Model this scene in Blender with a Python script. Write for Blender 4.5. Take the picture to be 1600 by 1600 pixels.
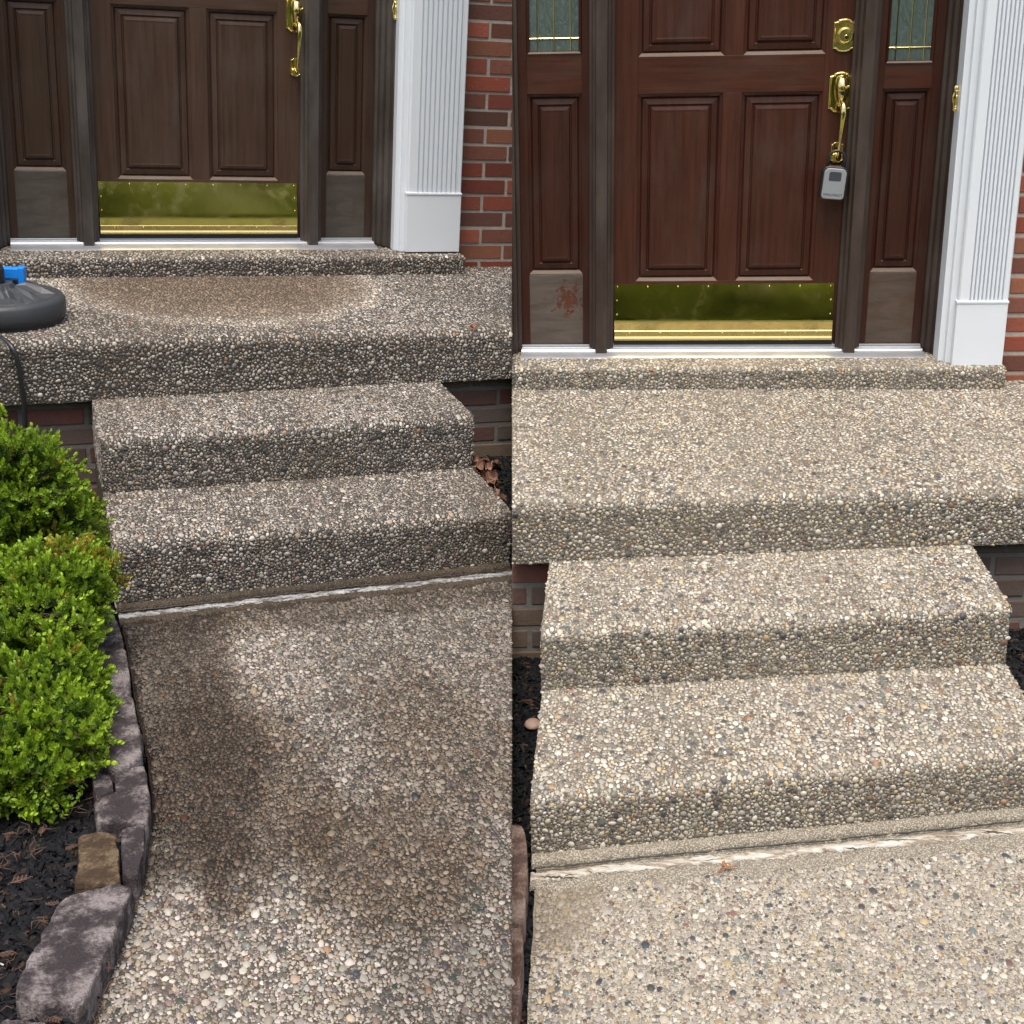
import bpy, bmesh, math, random
import numpy as np
from mathutils import Matrix, Vector
random.seed(7); rng = np.random.default_rng(7)
for o in list(bpy.data.objects): bpy.data.objects.remove(o)
SC = bpy.context.scene; COL = SC.collection; PI = math.pi

# ------------------------------------------------------------------ camera
W = np.array([[0.99984, 0.016749, 0.006291], [0.0, -0.351634, 0.936138], [0.017892, -0.935988, -0.351577]])
F = 2169.86
cam = bpy.data.cameras.new('camera'); camo = bpy.data.objects.new('camera', cam); COL.objects.link(camo)
R3 = Matrix((W @ np.diag([1, -1, -1])).tolist())
camo.matrix_world = R3.to_4x4()
cam.sensor_fit = 'HORIZONTAL'; cam.sensor_width = 36; cam.lens = 36 * F / 1600
cam.clip_start = 0.05; cam.clip_end = 500
SC.camera = camo
SC.render.resolution_x = 1024; SC.render.resolution_y = 1024
# ------------------------------------------------------------------ light
SUN_EL, SUN_ROT = 72, 195
w = bpy.data.worlds.new("World"); SC.world = w; w.use_nodes = True
nt = w.node_tree; bg = nt.nodes['Background']
sky = nt.nodes.new('ShaderNodeTexSky'); sky.sky_type = 'NISHITA'; sky.sun_disc = False
sky.sun_elevation = math.radians(SUN_EL); sky.sun_rotation = math.radians(SUN_ROT)
sky.air_density = 1.2; sky.dust_density = 6.0; sky.ozone_density = 0.6
nt.links.new(sky.outputs[0], bg.inputs[0]); bg.inputs[1].default_value = 0.13
sl = bpy.data.lights.new('sun', 'SUN'); sl.energy = 1.5; sl.angle = math.radians(35); sl.color = (1, 0.965, 0.9)
slo = bpy.data.objects.new('sun', sl); COL.objects.link(slo)
az = math.radians(SUN_ROT); el = math.radians(SUN_EL)
sd = Vector((math.sin(az) * math.cos(el), math.cos(az) * math.cos(el), math.sin(el)))
slo.rotation_euler = sd.to_track_quat('Z', 'Y').to_euler(); slo.location = (0, -3, 6)
SC.view_settings.view_transform = 'Standard'; SC.view_settings.look = 'None'
SC.view_settings.exposure = 0.84; SC.view_settings.gamma = 1.0

# ------------------------------------------------------------------ the two porches (same entrance before and after the wash)
# each stands on its own frame; they meet along one upright cut
MS = [np.array([[0.945329, -0.323902, 0.037946, -1.786328], [0.32419, 0.945991, -0.001511, 6.126427], [-0.035407, 0.01373, 0.999279, -1.027763], [0, 0, 0, 1]]),
      np.array([[0.996669, 0.072182, -0.037946, 0.437514], [-0.072177, 0.997391, 0.001511, 5.510921], [0.037956, 0.001233, 0.999279, -1.313639], [0, 0, 0, 1]])]
DIM = [dict(kh=.223, ysill=-.14, zsill=-.0467, ds=-.3211, zp=-.1309, pf=-1.3961, z1=-.3389, s1=-1.859, z2=-.529, s2=-2.2984, zg=-.7434, xL=-.129, xR=1.1574,
            cx0=1.2747, cx1=1.5685, cy=-.2504, cz=-.0439, cbz=.2212, ay1=.0185, ay2=.0313, ay3=.0193, ty1=-.0065, ty2=.0119, ty3=.0011, tyg=.0189, xstep=1.575, yb=-.16),
       dict(kh=.2229, ysill=-.1364, zsill=-.0428, ds=-.2904, zp=-.1323, pf=-1.4985, z1=-.3211, s1=-1.9903, z2=-.4977, s2=-2.5108, zg=-.6714, xL=-.193, xR=1.1078,
            cx0=1.2482, cx1=1.476, cy=-.2473, cz=-.0506, cbz=.1987, ay1=.0711, ay2=.1053, ay3=.1638, ty1=.0051, ty2=.024, ty3=.0273, tyg=.03, xstep=1.482, yb=-.16)]
CX = W.T[0]                                   # the cut is the upright plane through the world origin
SEAM = []
for s in (0, 1):
    n = CX @ MS[s][:3, :3]; SEAM.append((n, float(CX @ MS[s][:3, 3])))
SGN = (-1, 1)
def sdist(P, s):
    return (np.asarray(P) @ SEAM[s][0] + SEAM[s][1]) * SGN[s]
def in_view(P, s, m=420):
    q = (P @ MS[s][:3, :3].T + MS[s][:3, 3]) @ W
    z = np.maximum(q[:, 2], .05); u = 800 + F * q[:, 0] / z; v = 800 + F * q[:, 1] / z
    return (u > -m) & (u < 1600 + m) & (v > -m) & (v < 1600 + m) & (q[:, 2] > .3)

# ------------------------------------------------------------------ mesh helpers
class MB:
    def __init__(s): s.v = []; s.f = []; s.m = []; s.c = None; s.smooth = False
    def add(s, vs, fs, mi=0):
        b = len(s.v); s.v.extend([tuple(map(float, p)) for p in vs]); s.f.extend([tuple(b + i for i in f) for f in fs]); s.m.extend([mi] * len(fs)); return s
    def box(s, x0, x1, y0, y1, z0, z1, mi=0, M=None):
        vs = [(x, y, z) for x in (x0, x1) for y in (y0, y1) for z in (z0, z1)]
        if M is not None: vs = [tuple(M @ Vector(p)) for p in vs]
        return s.add(vs, [(0, 1, 3, 2), (4, 6, 7, 5), (0, 4, 5, 1), (2, 3, 7, 6), (0, 2, 6, 4), (1, 5, 7, 3)], mi)
    def prism(s, poly, z0, z1, axis='z', mi=0):
        n = len(poly)
        if axis == 'z': a = [(x, y, z0) for x, y in poly]; b = [(x, y, z1) for x, y in poly]
        elif axis == 'x': a = [(z0, x, y) for x, y in poly]; b = [(z1, x, y) for x, y in poly]
        else: a = [(x, z0, y) for x, y in poly]; b = [(x, z1, y) for x, y in poly]
        return s.add(a + b, [tuple(range(n))[::-1], tuple(range(n, 2 * n))] + [(i, (i + 1) % n, n + (i + 1) % n, n + i) for i in range(n)], mi)
    def lathe(s, prof, seg=32, c=(0, 0, 0), M=None, mi=0, r0=0):
        vs = []; fs = []
        for r, z in prof:
            for k in range(seg):
                a = 2 * PI * k / seg + r0; p = Vector((r * math.cos(a), r * math.sin(a), z))
                if M is not None: p = M @ p
                vs.append((p[0] + c[0], p[1] + c[1], p[2] + c[2]))
        for i in range(len(prof) - 1):
            for k in range(seg): fs.append((i * seg + k, i * seg + (k + 1) % seg, (i + 1) * seg + (k + 1) % seg, (i + 1) * seg + k))
        fs.append(tuple(range(seg))[::-1]); fs.append(tuple((len(prof) - 1) * seg + k for k in range(seg)))
        return s.add(vs, fs, mi)
    def tube(s, pts, rad, seg=10, mi=0, flat=1.0):
        pts = [Vector(p) for p in pts]; n = len(pts); rad = rad if hasattr(rad, '__len__') else [rad] * n
        vs = []; fs = []; up = Vector((0.13, 0.2, 1)).normalized()
        for i, p in enumerate(pts):
            t = (pts[min(i + 1, n - 1)] - pts[max(i - 1, 0)]).normalized()
            a = t.cross(up)
            if a.length < .05: a = t.cross(Vector((0, 1, 0)))
            a.normalize(); b = t.cross(a).normalized()
            for k in range(seg):
                an = 2 * PI * k / seg; vs.append(tuple(p + a * math.cos(an) * rad[i] + b * math.sin(an) * rad[i] * flat))
        for i in range(n - 1):
            for k in range(seg): fs.append((i * seg + k, i * seg + (k + 1) % seg, (i + 1) * seg + (k + 1) % seg, (i + 1) * seg + k))
        fs.append(tuple(range(seg))[::-1]); fs.append(tuple((n - 1) * seg + k for k in range(seg)))
        return s.add(vs, fs, mi)
    def rings(s, x0, x1, z0, z1, rings, mi=0, mi_bottom=None):
        """nested rectangles in the plane Y: list of (inset, y); last one is capped"""
        vs = []; fs = []; ms = []
        for ins, y in rings: vs += [(x0 + ins, y, z0 + ins), (x1 - ins, y, z0 + ins), (x1 - ins, y, z1 - ins), (x0 + ins, y, z1 - ins)]
        for i in range(len(rings) - 1):
            for k in range(4):
                fs.append((i * 4 + k, i * 4 + (k + 1) % 4, i * 4 + 4 + (k + 1) % 4, i * 4 + 4 + k)); ms.append(mi_bottom if (mi_bottom is not None and k == 0 and i < 2) else mi)
        n = (len(rings) - 1) * 4; fs.append((n, n + 1, n + 2, n + 3)); ms.append(mi)
        b = len(s.v); s.v.extend(vs); s.f.extend([tuple(b + q for q in f) for f in fs]); s.m.extend(ms); return s

BASE = {}
def finish(name, me, mats, parent, s, base, smooth, bevel, props):
    o = bpy.data.objects.new(name, me); COL.objects.link(o)
    for m in mats: me.materials.append(m)
    if smooth: me.shade_smooth()
    if parent is not None: o.parent = parent
    elif s is not None: o.matrix_world = Matrix((MS[s]).tolist()) @ Matrix.Translation(base)
    if bevel:
        b = o.modifiers.new('bevel', 'BEVEL'); b.width = bevel; b.segments = 2; b.limit_method = 'ANGLE'; b.angle_limit = math.radians(35); b.harden_normals = False
    for k, v in props.items(): o[k] = v
    return o
def mk(name, mb, mats, parent=None, s=None, base=None, smooth=False, bevel=0, pebs=None, colors=None, clip=True, **props):
    """link one mesh; coordinates are those of porch s; a part takes its thing's base"""
    if not isinstance(mats, (list, tuple)): mats = [mats]
    if parent is not None: base = BASE[parent.name]
    if base is None: base = (0, 0, 0)
    V = np.array(mb.v, float).reshape(-1, 3); faces = mb.f; mi = mb.m
    if s is not None and clip and len(V):
        d = sdist(V, s)
        if d.max() <= 0.0 and pebs is None: return None
        if d.min() < 0:
            bm = bmesh.new(); bv = [bm.verts.new(p) for p in V]
            cl = bm.loops.layers.float_color.new('Col') if colors is not None else None
            for i, f in enumerate(faces):
                try: bf = bm.faces.new([bv[k] for k in f])
                except ValueError: continue
                bf.material_index = mi[i]
                if cl is not None:
                    for lp in bf.loops: lp[cl] = (*colors[lp.vert.index if lp.vert.index >= 0 else 0][:3], 1) if False else (*colors[f[0]][:3], 1)
            n = Vector(SEAM[s][0]) * SGN[s]; co = -SEAM[s][1] * Vector(SEAM[s][0])
            r = bmesh.ops.bisect_plane(bm, geom=bm.verts[:] + bm.edges[:] + bm.faces[:], plane_co=co, plane_no=n, clear_inner=True, dist=1e-6)
            ed = [e for e in r['geom_cut'] if isinstance(e, bmesh.types.BMEdge) and e.is_valid]
            try: bmesh.ops.holes_fill(bm, edges=ed, sides=0)
            except Exception: pass
            for v in bm.verts: v.co -= Vector(base)
            if len(bm.faces) == 0: bm.free(); return None
            me = bpy.data.meshes.new(name); bm.to_mesh(me); bm.free()
            if pebs is not None:
                V = np.empty(len(me.vertices) * 3); me.vertices.foreach_get('co', V); V = V.reshape(-1, 3) + np.array(base)
                faces = [tuple(p.vertices) for p in me.polygons]; mi = [p.material_index for p in me.polygons]
                bpy.data.meshes.remove(me)
            else:
                return finish(name, me, mats, parent, s, base, smooth, bevel, props)
    V = V - np.array(base)
    nb = len(faces); lt = [len(f) for f in faces]; li = np.array([i for f in faces for i in f], np.int32); mi = np.array(mi, np.int32)
    cols = None
    if pebs is not None:
        pv, pf, pc = pebs; pv = pv - np.array(base); off = len(V)
        V = np.vstack([V, pv]); li = np.concatenate([li, (pf + off).ravel()]); lt = np.concatenate([lt, np.full(len(pf), 3)])
        mi = np.concatenate([mi, np.full(len(pf), 1)]); cols = np.vstack([np.tile([.2, .2, .2, 1], (off, 1)), pc])
    if colors is not None: cols = np.hstack([np.asarray(colors)[:, :3], np.ones((len(colors), 1))])
    lt = np.array(lt, np.int32)
    me = bpy.data.meshes.new(name); me.vertices.add(len(V)); me.vertices.foreach_set('co', V.astype(np.float32).ravel())
    me.loops.add(len(li)); me.loops.foreach_set('vertex_index', li.astype(np.int32))
    me.polygons.add(len(lt)); ls = np.concatenate([[0], np.cumsum(lt)[:-1]]).astype(np.int32)
    me.polygons.foreach_set('loop_start', ls); me.polygons.foreach_set('loop_total', lt); me.polygons.foreach_set('material_index', mi.astype(np.int32))
    me.update(calc_edges=True)
    if cols is not None:
        a = me.color_attributes.new('Col', 'FLOAT_COLOR', 'POINT'); a.data.foreach_set('color', cols.astype(np.float32).ravel())
    sm = np.zeros(len(lt), bool)
    if pebs is not None: sm[nb:] = True
    me.polygons.foreach_set('use_smooth', sm)
    me.validate()
    return finish(name, me, mats, parent, s, base, smooth, bevel, props)
def thing(name, s, base, label, cat, group=None):
    o = bpy.data.objects.new(name, None); COL.objects.link(o); o.empty_display_size = .05
    M = Matrix.Translation(base)
    o.matrix_world = (Matrix(MS[s].tolist()) @ M) if s is not None else M
    o['label'] = label; o['category'] = cat
    if group: o['group'] = group
    BASE[o.name] = tuple(base); return o

# ------------------------------------------------------------------ materials
class NT:
    def __init__(s, name):
        s.m = bpy.data.materials.new(name); s.m.use_nodes = True; s.t = s.m.node_tree; s.b = s.t.nodes['Principled BSDF']; s.co = None
    def n(s, t, **k):
        x = s.t.nodes.new(t)
        for a, b in k.items():
            if hasattr(x, a): setattr(x, a, b)
        return x
    def l(s, a, b): s.t.links.new(a, b)
    def coord(s):
        if s.co is None: s.co = s.n('ShaderNodeTexCoord').outputs['Object']
        return s.co
    def mapped(s, sc=(1, 1, 1), loc=(0, 0, 0)):
        mp = s.n('ShaderNodeMapping'); mp.inputs['Scale'].default_value = sc; mp.inputs['Location'].default_value = loc; s.l(s.coord(), mp.inputs[0]); return mp.outputs[0]
    def noise(s, scale, detail=4, rough=.55, vec=None, dist=0):
        x = s.n('ShaderNodeTexNoise'); x.inputs['Scale'].default_value = scale; x.inputs['Detail'].default_value = detail; x.inputs['Roughness'].default_value = rough; x.inputs['Distortion'].default_value = dist
        s.l(vec if vec is not None else s.coord(), x.inputs['Vector']); return x.outputs['Fac']
    def ramp(s, fac, stops):
        x = s.n('ShaderNodeValToRGB'); e = x.color_ramp.elements
        while len(e) < len(stops): e.new(.5)
        for i, (p, c) in enumerate(stops):
            e[i].position = p; e[i].color = (*c, 1) if hasattr(c, '__len__') else (c, c, c, 1)
        s.l(fac, x.inputs[0]); return x.outputs[0]
    def mix(s, f, a, b, mode='MIX'):
        x = s.n('ShaderNodeMix'); x.data_type = 'RGBA'; x.blend_type = mode
        for sock, v in ((x.inputs[0], f), (x.inputs[6], a), (x.inputs[7], b)):
            if isinstance(v, bpy.types.NodeSocket): s.l(v, sock)
            else: sock.default_value = v if not hasattr(v, '__len__') else (*v[:3], 1)
        return x.outputs[2]
    def math(s, op, a, b=None, c=None):
        x = s.n('ShaderNodeMath'); x.operation = op
        for i, v in enumerate((a, b, c)):
            if v is None: continue
            if isinstance(v, bpy.types.NodeSocket): s.l(v, x.inputs[i])
            else: x.inputs[i].default_value = v
        return x.outputs[0]
    def bump(s, h, strength=.5, dist=.002, prev=None):
        x = s.n('ShaderNodeBump'); x.inputs['Strength'].default_value = strength; x.inputs['Distance'].default_value = dist; s.l(h, x.inputs['Height'])
        if prev is not None: s.l(prev, x.inputs['Normal'])
        s.l(x.outputs[0], s.b.inputs['Normal']); return x.outputs[0]
    def set(s, col=None, rough=None, metal=None, spec=None):
        for k, v in (('Base Color', col), ('Roughness', rough), ('Metallic', metal), ('Specular IOR Level', spec)):
            if v is None: continue
            if isinstance(v, bpy.types.NodeSocket): s.l(v, s.b.inputs[k])
            else: s.b.inputs[k].default_value = (*v, 1) if hasattr(v, '__len__') else v
        return s
    def blob(s, cx, cy, rx, ry, soft=.35, wob=.35, nscale=5):
        """soft edged elliptic patch in the ground plane, 1 inside"""
        sp = s.n('ShaderNodeSeparateXYZ'); s.l(s.coord(), sp.inputs[0])
        x = s.math('DIVIDE', s.math('SUBTRACT', sp.outputs[0], cx), rx); y = s.math('DIVIDE', s.math('SUBTRACT', sp.outputs[1], cy), ry)
        d = s.math('SQRT', s.math('ADD', s.math('MULTIPLY', x, x), s.math('MULTIPLY', y, y)))
        d = s.math('ADD', d, s.math('MULTIPLY', s.math('SUBTRACT', s.noise(nscale, 9, .72, s.mapped((1, .6, 1))), .5), wob * 1.6))
        return s.t_smooth(d, 1 + soft / 2, 1 - soft / 2)
    def t_smooth(s, v, a, b):
        x = s.n('ShaderNodeMapRange'); x.interpolation_type = 'SMOOTHSTEP'; s.l(v, x.inputs[0])
        x.inputs[1].default_value = min(a, b); x.inputs[2].default_value = max(a, b)
        x.inputs[3].default_value = 0 if a < b else 1; x.inputs[4].default_value = 1 if a < b else 0
        return x.outputs[0]

def m_wood(name, dark, light, grey, greyamt, horiz=False, rough=.42, streak=1.0):
    k = NT(name); sc = (3, 30, 55) if horiz else (55, 30, 2.2)
    v = k.mapped(sc); g = k.noise(1.0, 6, .65, v, .6); col = k.ramp(g, [(.2, dark), (.85, light)])
    fine = k.noise(4.0, 3, .6, k.mapped((sc[0] * 2, 60, sc[2] * 2)))
    col = k.mix(k.math('MULTIPLY', k.t_smooth(fine, .55, .75), .25 * streak), col, [c * .35 for c in dark])
    worn = k.math('MULTIPLY', k.t_smooth(k.noise(5, 6, .62, k.mapped((1.6, 1, .7) if not horiz else (.7, 1, 1.6))), .5 - .22 * greyamt, .78), min(1, greyamt * 1.15))
    col = k.mix(worn, col, grey)
    scr = k.t_smooth(k.noise(1, 4, .7, k.mapped((120, 60, 14))), .70, .78)
    col = k.mix(k.math('MULTIPLY', scr, .22), col, [min(1, c * 3) for c in grey])
    k.set(col, k.math('ADD', k.math('MULTIPLY', worn, .25), k.math('ADD', k.math('MULTIPLY', g, .15), rough - .08)), spec=.35)
    k.bump(k.math('ADD', g, k.math('MULTIPLY', fine, .6)), .35, .0012)
    return k.m
def m_plain(name, col, rough=.5, metal=0, var=.12, nscale=20, bump=.1, spec=.5):
    k = NT(name); n = k.noise(nscale, 5); k.set(k.mix(n, [c * (1 - var) for c in col], [min(1, c * (1 + var)) for c in col]), k.math('ADD', k.math('MULTIPLY', n, .2), rough - .1), metal, spec)
    if bump: k.bump(k.noise(nscale * 6, 4), bump, .001)
    return k.m
def m_brass(name, rough=.13, smudge=.5, tarnish=(.30, .24, .08)):
    k = NT(name); n = k.noise(9, 7, .68); f = k.noise(70, 4, .6)
    col = k.mix(k.math('MULTIPLY', k.t_smooth(n, .5, .75), smudge), (.83, .66, .27), tarnish)
    pit = k.t_smooth(f, .66, .72)
    col = k.mix(k.math('MULTIPLY', pit, .5), col, (.12, .09, .03))
    k.set(col, k.math('ADD', k.math('MULTIPLY', k.math('ADD', k.t_smooth(n, .45, .75), k.math('MULTIPLY', pit, .5)), smudge * .4), rough), 1.0); k.bump(k.noise(28, 4), .05, .001); return k.m
def m_brick(name, dirt):
    k = NT(name); a = k.n('ShaderNodeVertexColor'); a.layer_name = 'Col'
    n = k.noise(60, 6, .7); n2 = k.noise(9, 4, .6)
    col = k.mix(n, a.outputs[0], k.mix(.55, a.outputs[0], (.05, .03, .025)))
    col = k.mix(k.math('MULTIPLY', k.t_smooth(n2, .5, .8), dirt), col, (.085, .075, .065))
    col = k.mix(k.math('MULTIPLY', k.t_smooth(k.noise(35, 5, .7), .62, .72), .3), col, (.3, .28, .25))
    k.set(col, .85, spec=.25); k.bump(k.math('ADD', n, k.math('MULTIPLY', k.noise(150, 3), .5)), .7, .003); return k.m
def m_mortar(name, col):
    k = NT(name); n = k.noise(45, 6, .7); k.set(k.mix(n, [c * .6 for c in col], [c * 1.25 for c in col]), .95, spec=.2); k.bump(n, .8, .004); return k.m

def stain_mix(k, col, zones):
    for (args, c, amt) in zones:
        if len(c) == 4 if hasattr(c, '__len__') else False:
            col = k.mix(k.math('MULTIPLY', k.blob(*args), amt), col, k.mix(1.0, col, c[1:], 'MULTIPLY')); continue
        if not hasattr(c, '__len__'):
            col = k.mix(k.math('MULTIPLY', k.blob(*args), amt), col, k.mix(1.0, col, (c, c, c), 'MULTIPLY')); continue
        col = k.mix(k.math('MULTIPLY', k.blob(*args), amt), col, c)
    return col
def m_pebble(name, zones, film, filmamt, rough=.5):
    k = NT(name); a = k.n('ShaderNodeVertexColor'); a.layer_name = 'Col'
    col = k.mix(k.noise(260, 3), k.mix(.35, a.outputs[0], (.02, .02, .02)), a.outputs[0])
    grime = k.t_smooth(k.noise(2.6, 8, .66, k.mapped((1, .55, 1))), .38, .72)
    col = k.mix(k.math('MULTIPLY', grime, filmamt), col, film)
    col = stain_mix(k, col, zones); k.set(col, rough, spec=.4); k.bump(k.noise(420, 2), .15, .001); return k.m
def m_matrix(name, ca, cb, zones, film, filmamt):
    k = NT(name)
    vo = k.n('ShaderNodeTexVoronoi'); vo.inputs['Scale'].default_value = 210; k.l(k.coord(), vo.inputs['Vector'])
    sep = k.n('ShaderNodeSeparateColor'); k.l(vo.outputs['Color'], sep.inputs[0])
    grit = k.mix(sep.outputs[0], ca, cb)
    grit = k.mix(k.t_smooth(vo.outputs['Distance'], .35, .6), grit, [c * .45 for c in ca])
    n = k.noise(30, 5, .6); col = k.mix(k.math('MULTIPLY', n, .6), grit, [(p + q) / 2 * .8 for p, q in zip(ca, cb)])
    grime = k.t_smooth(k.noise(2.6, 8, .66, k.mapped((1, .55, 1))), .38, .72)
    col = k.mix(k.math('MULTIPLY', grime, filmamt), col, film)
    col = stain_mix(k, col, zones); k.set(col, .85, spec=.25)
    k.bump(k.math('SUBTRACT', k.math('MULTIPLY', k.noise(120, 4), .7), vo.outputs['Distance']), .9, .003); return k.m

# landing zones of the unwashed porch: the mark of a half-round door mat with a pale rim
LZ = [((.45, -.42, .70, .83, .14, .18, 6), ('m', 1.45, 1.40, 1.33), .8), ((.45, -.42, .70, .83, .14, .18, 6), (.34, .32, .29), .15), ((.45, -.42, .60, .71, .24, .18, 6), ('m', .60, .53, .46), .9), ((.45, -.42, .60, .71, .24, .18, 6), (.125, .10, .078), .22), ((.47, -.40, .50, .50, .6, .4, 6), ('m', .62, .57, .53), .7)]
# zones of the unwashed walk: dark algae at the left, rinsed patches in the middle and at the lower left
WZ = [((-.03, -2.85, .20, 1.0, .5, 1.2, 9), ('m', .34, .29, .24), .85), ((.08, -3.35, .24, .50, .6, 1.2, 9), ('m', .55, .47, .38), .8), ((.50, -2.46, .6, .11, .8, 1.0, 9), ('m', .45, .40, .34), .75),
      ((.25, -2.80, .14, .34, .9, 1.2, 9), 1.45, .8), ((-.02, -4.12, .25, .32, .6, 1.0, 8), 1.6, .85), ((.36, -3.80, .20, .28, .7, 1.1, 8), ('m', .56, .47, .37), .8), ((.62, -3.3, .2, .4, .9, 1.0, 8), ('m', .66, .58, .48), .7)]
FILM0 = (.078, .062, .045); FILM1 = (.27, .24, .19)
M = {}
M['peb0'] = m_pebble('grimy pebbles', [], FILM0, .42); M['mat0'] = m_matrix('grimy cement', (.045, .040, .033), (.16, .14, .115), [], FILM0, .5)
M['peb0l'] = m_pebble('grimy pebbles landing', LZ, FILM0, .35); M['mat0l'] = m_matrix('grimy cement landing', (.045, .040, .033), (.16, .14, .115), LZ, FILM0, .5)
M['peb0w'] = m_pebble('grimy pebbles walk', WZ, (.085, .065, .045), .20); M['mat0w'] = m_matrix('grimy cement walk', (.038, .029, .020), (.14, .112, .08), WZ, FILM0, .45)
M['peb1'] = m_pebble('washed pebbles', [], FILM1, .22); M['mat1'] = m_matrix('washed cement', (.13, .115, .09), (.38, .34, .27), [], FILM1, .3)
M['peb1w'] = m_pebble('washed pebbles walk', [((-.12, -2.75, .10, .22, .7, .5, 8), (.16, .13, .09), .6)], FILM1, .15); M['mat1w'] = m_matrix('washed cement walk', (.25, .22, .17), (.48, .44, .36), [((-.12, -2.75, .10, .22, .7, .5, 8), (.16, .13, .09), .6)], FILM1, .2)
WD = [dict(dark=(.032, .0165, .011), light=(.092, .048, .030), grey=(.070, .052, .041), ga=.42), dict(dark=(.024, .0075, .0045), light=(.090, .025, .012), grey=(.060, .036, .026), ga=.36)]
for s in (0, 1):
    q = WD[s]
    M['wood%d' % s] = m_wood('mahogany %d' % s, q['dark'], q['light'], q['grey'], q['ga'])
    M['woodh%d' % s] = m_wood('mahogany rail %d' % s, q['dark'], q['light'], q['grey'], q['ga'], True)
    M['woodf%d' % s] = m_wood('mahogany field %d' % s, [c * .9 for c in q['dark']], [c * .85 for c in q['light']], q['grey'], q['ga'] + .1)
    M['jamb%d' % s] = m_wood('weathered jamb %d' % s, *(((.026, .020, .016), (.056, .044, .037), (.085, .074, .067), .8), ((.026, .017, .013), (.058, .039, .030), (.080, .062, .053), .6))[s], rough=.5)
    M['ledge%d' % s] = m_wood('bare ledge %d' % s, (.07, .045, .03), (.17, .12, .08), (.16, .14, .12), .7, True, rough=.6)
    M['side%d' % s] = m_wood('sidelight wood %d' % s, [c * .85 for c in q['dark']], [c * .7 for c in q['light']], (.05, .038, .034), q['ga'])
def m_board(name, grey, brown, rust):
    k = NT(name); g = k.noise(1, 7, .68, k.mapped((4, 20, 26)), .8); col = k.ramp(g, [(.25, [c * .5 for c in grey]), (.6, grey), (.85, [c * 1.35 for c in grey])])
    col = k.mix(k.math('MULTIPLY', k.t_smooth(k.noise(7, 6, .65), .45, .62), .6), col, brown)
    if rust:
        b = k.blob(*rust, .9, 1.4, 30); col = k.mix(k.math('MULTIPLY', k.t_smooth(k.math('MULTIPLY', b, k.noise(75, 5, .7)), .27, .36), .95), col, (.16, .045, .018))
    crack = k.t_smooth(k.noise(1, 3, .5, k.mapped((3, 10, 60)), .5), .70, .74); col = k.mix(k.math('MULTIPLY', crack, .7), col, (.015, .012, .01))
    k.set(col, .62, spec=.3); k.bump(g, .6, .002); return k.m
M['board0'] = m_board('weathered board 0', (.088, .075, .063), (.060, .045, .033), None)
M['board1'] = m_board('weathered board 1', (.105, .077, .058), (.085, .046, .027), None)
# rusty blistered left hand board of the washed door: a patch of bare red wood
def m_board_rust():
    k = NT('blistered board'); g = k.noise(1, 7, .68, k.mapped((4, 20, 26)), .8); col = k.ramp(g, [(.25, (.058, .045, .036)), (.6, (.118, .094, .078)), (.85, (.16, .135, .115))])
    sp = k.n('ShaderNodeSeparateXYZ'); k.l(k.coord(), sp.inputs[0])
    x = k.math('DIVIDE', k.math('SUBTRACT', sp.outputs[0], .048), .05); z = k.math('DIVIDE', k.math('SUBTRACT', sp.outputs[2], .185), .065)
    d = k.math('SQRT', k.math('ADD', k.math('MULTIPLY', x, x), k.math('MULTIPLY', z, z)))
    f = k.math('ADD', k.noise(55, 6, .75), k.math('MULTIPLY', k.math('SUBTRACT', 1, d), .14))
    col = k.mix(k.t_smooth(f, .52, .56), col, (.10, .034, .016)); k.set(col, .6, spec=.3); k.bump(k.math('SUBTRACT', g, k.t_smooth(f, .56, .6)), .6, .002); return k.m
M['boardr'] = m_board_rust()
M['white'] = m_plain('white paint', (.70, .75, .80), .35, 0, .03, 6, .04)
M['alu'] = m_plain('pale aluminium', (.40, .42, .45), .32, .55, .12, 12, .06)
M['rubber'] = m_plain('black seal', (.012, .012, .012), .6)
M['brass'] = m_brass('polished brass', .10, .30); M['brassd'] = m_brass('dull brass', .24, .6, (.40, .31, .13))
M['plate0'] = m_brass('kick plate brass 0', .10, .55, (.34, .27, .11)); M['plate1'] = m_brass('kick plate brass 1', .07, .50, (.30, .24, .10))
M['brick'] = m_brick('red brick', .12); M['brickd'] = m_brick('dark foundation brick', .55)
M['mortar'] = m_mortar('mortar', (.42, .385, .34)); M['mortard'] = m_mortar('dark mortar', (.19, .18, .165))
def m_glass():
    k = NT('leaded glass'); n = k.noise(38, 3, .5, k.mapped((1.6, 1, .5)), 1.5); k.set(k.mix(n, (.035, .055, .05), (.13, .17, .16)), .08, 0, .6); k.bump(n, .8, .006); return k.m
M['glass'] = m_glass()
M['black'] = m_plain('black plastic', (.014, .015, .017), .38, 0, .2, 30); M['grey'] = m_plain('silver plastic', (.25, .265, .28), .38, 0, .04, 10, .02); M['slate'] = m_plain('slate window', (.05, .055, .07), .25)
M['skirt'] = m_plain('dusty rubber', (.036, .040, .046), .5, 0, .35, 9, .2); M['blue'] = m_plain('blue plastic', (.01, .22, .75), .35, 0, .05)
def m_leafgreen(name, a, b):
    k = NT(name); at = k.n('ShaderNodeVertexColor'); at.layer_name = 'Col'; k.set(at.outputs[0], .42, spec=.4)
    tr = k.n('ShaderNodeBsdfTranslucent'); k.l(k.mix(.5, at.outputs[0], b), tr.inputs[0]); mx = k.n('ShaderNodeMixShader'); mx.inputs[0].default_value = .32
    out = k.t.nodes['Material Output']; k.l(k.b.outputs[0], mx.inputs[1]); k.l(tr.outputs[0], mx.inputs[2]); k.l(mx.outputs[0], out.inputs[0]); return k.m
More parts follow.
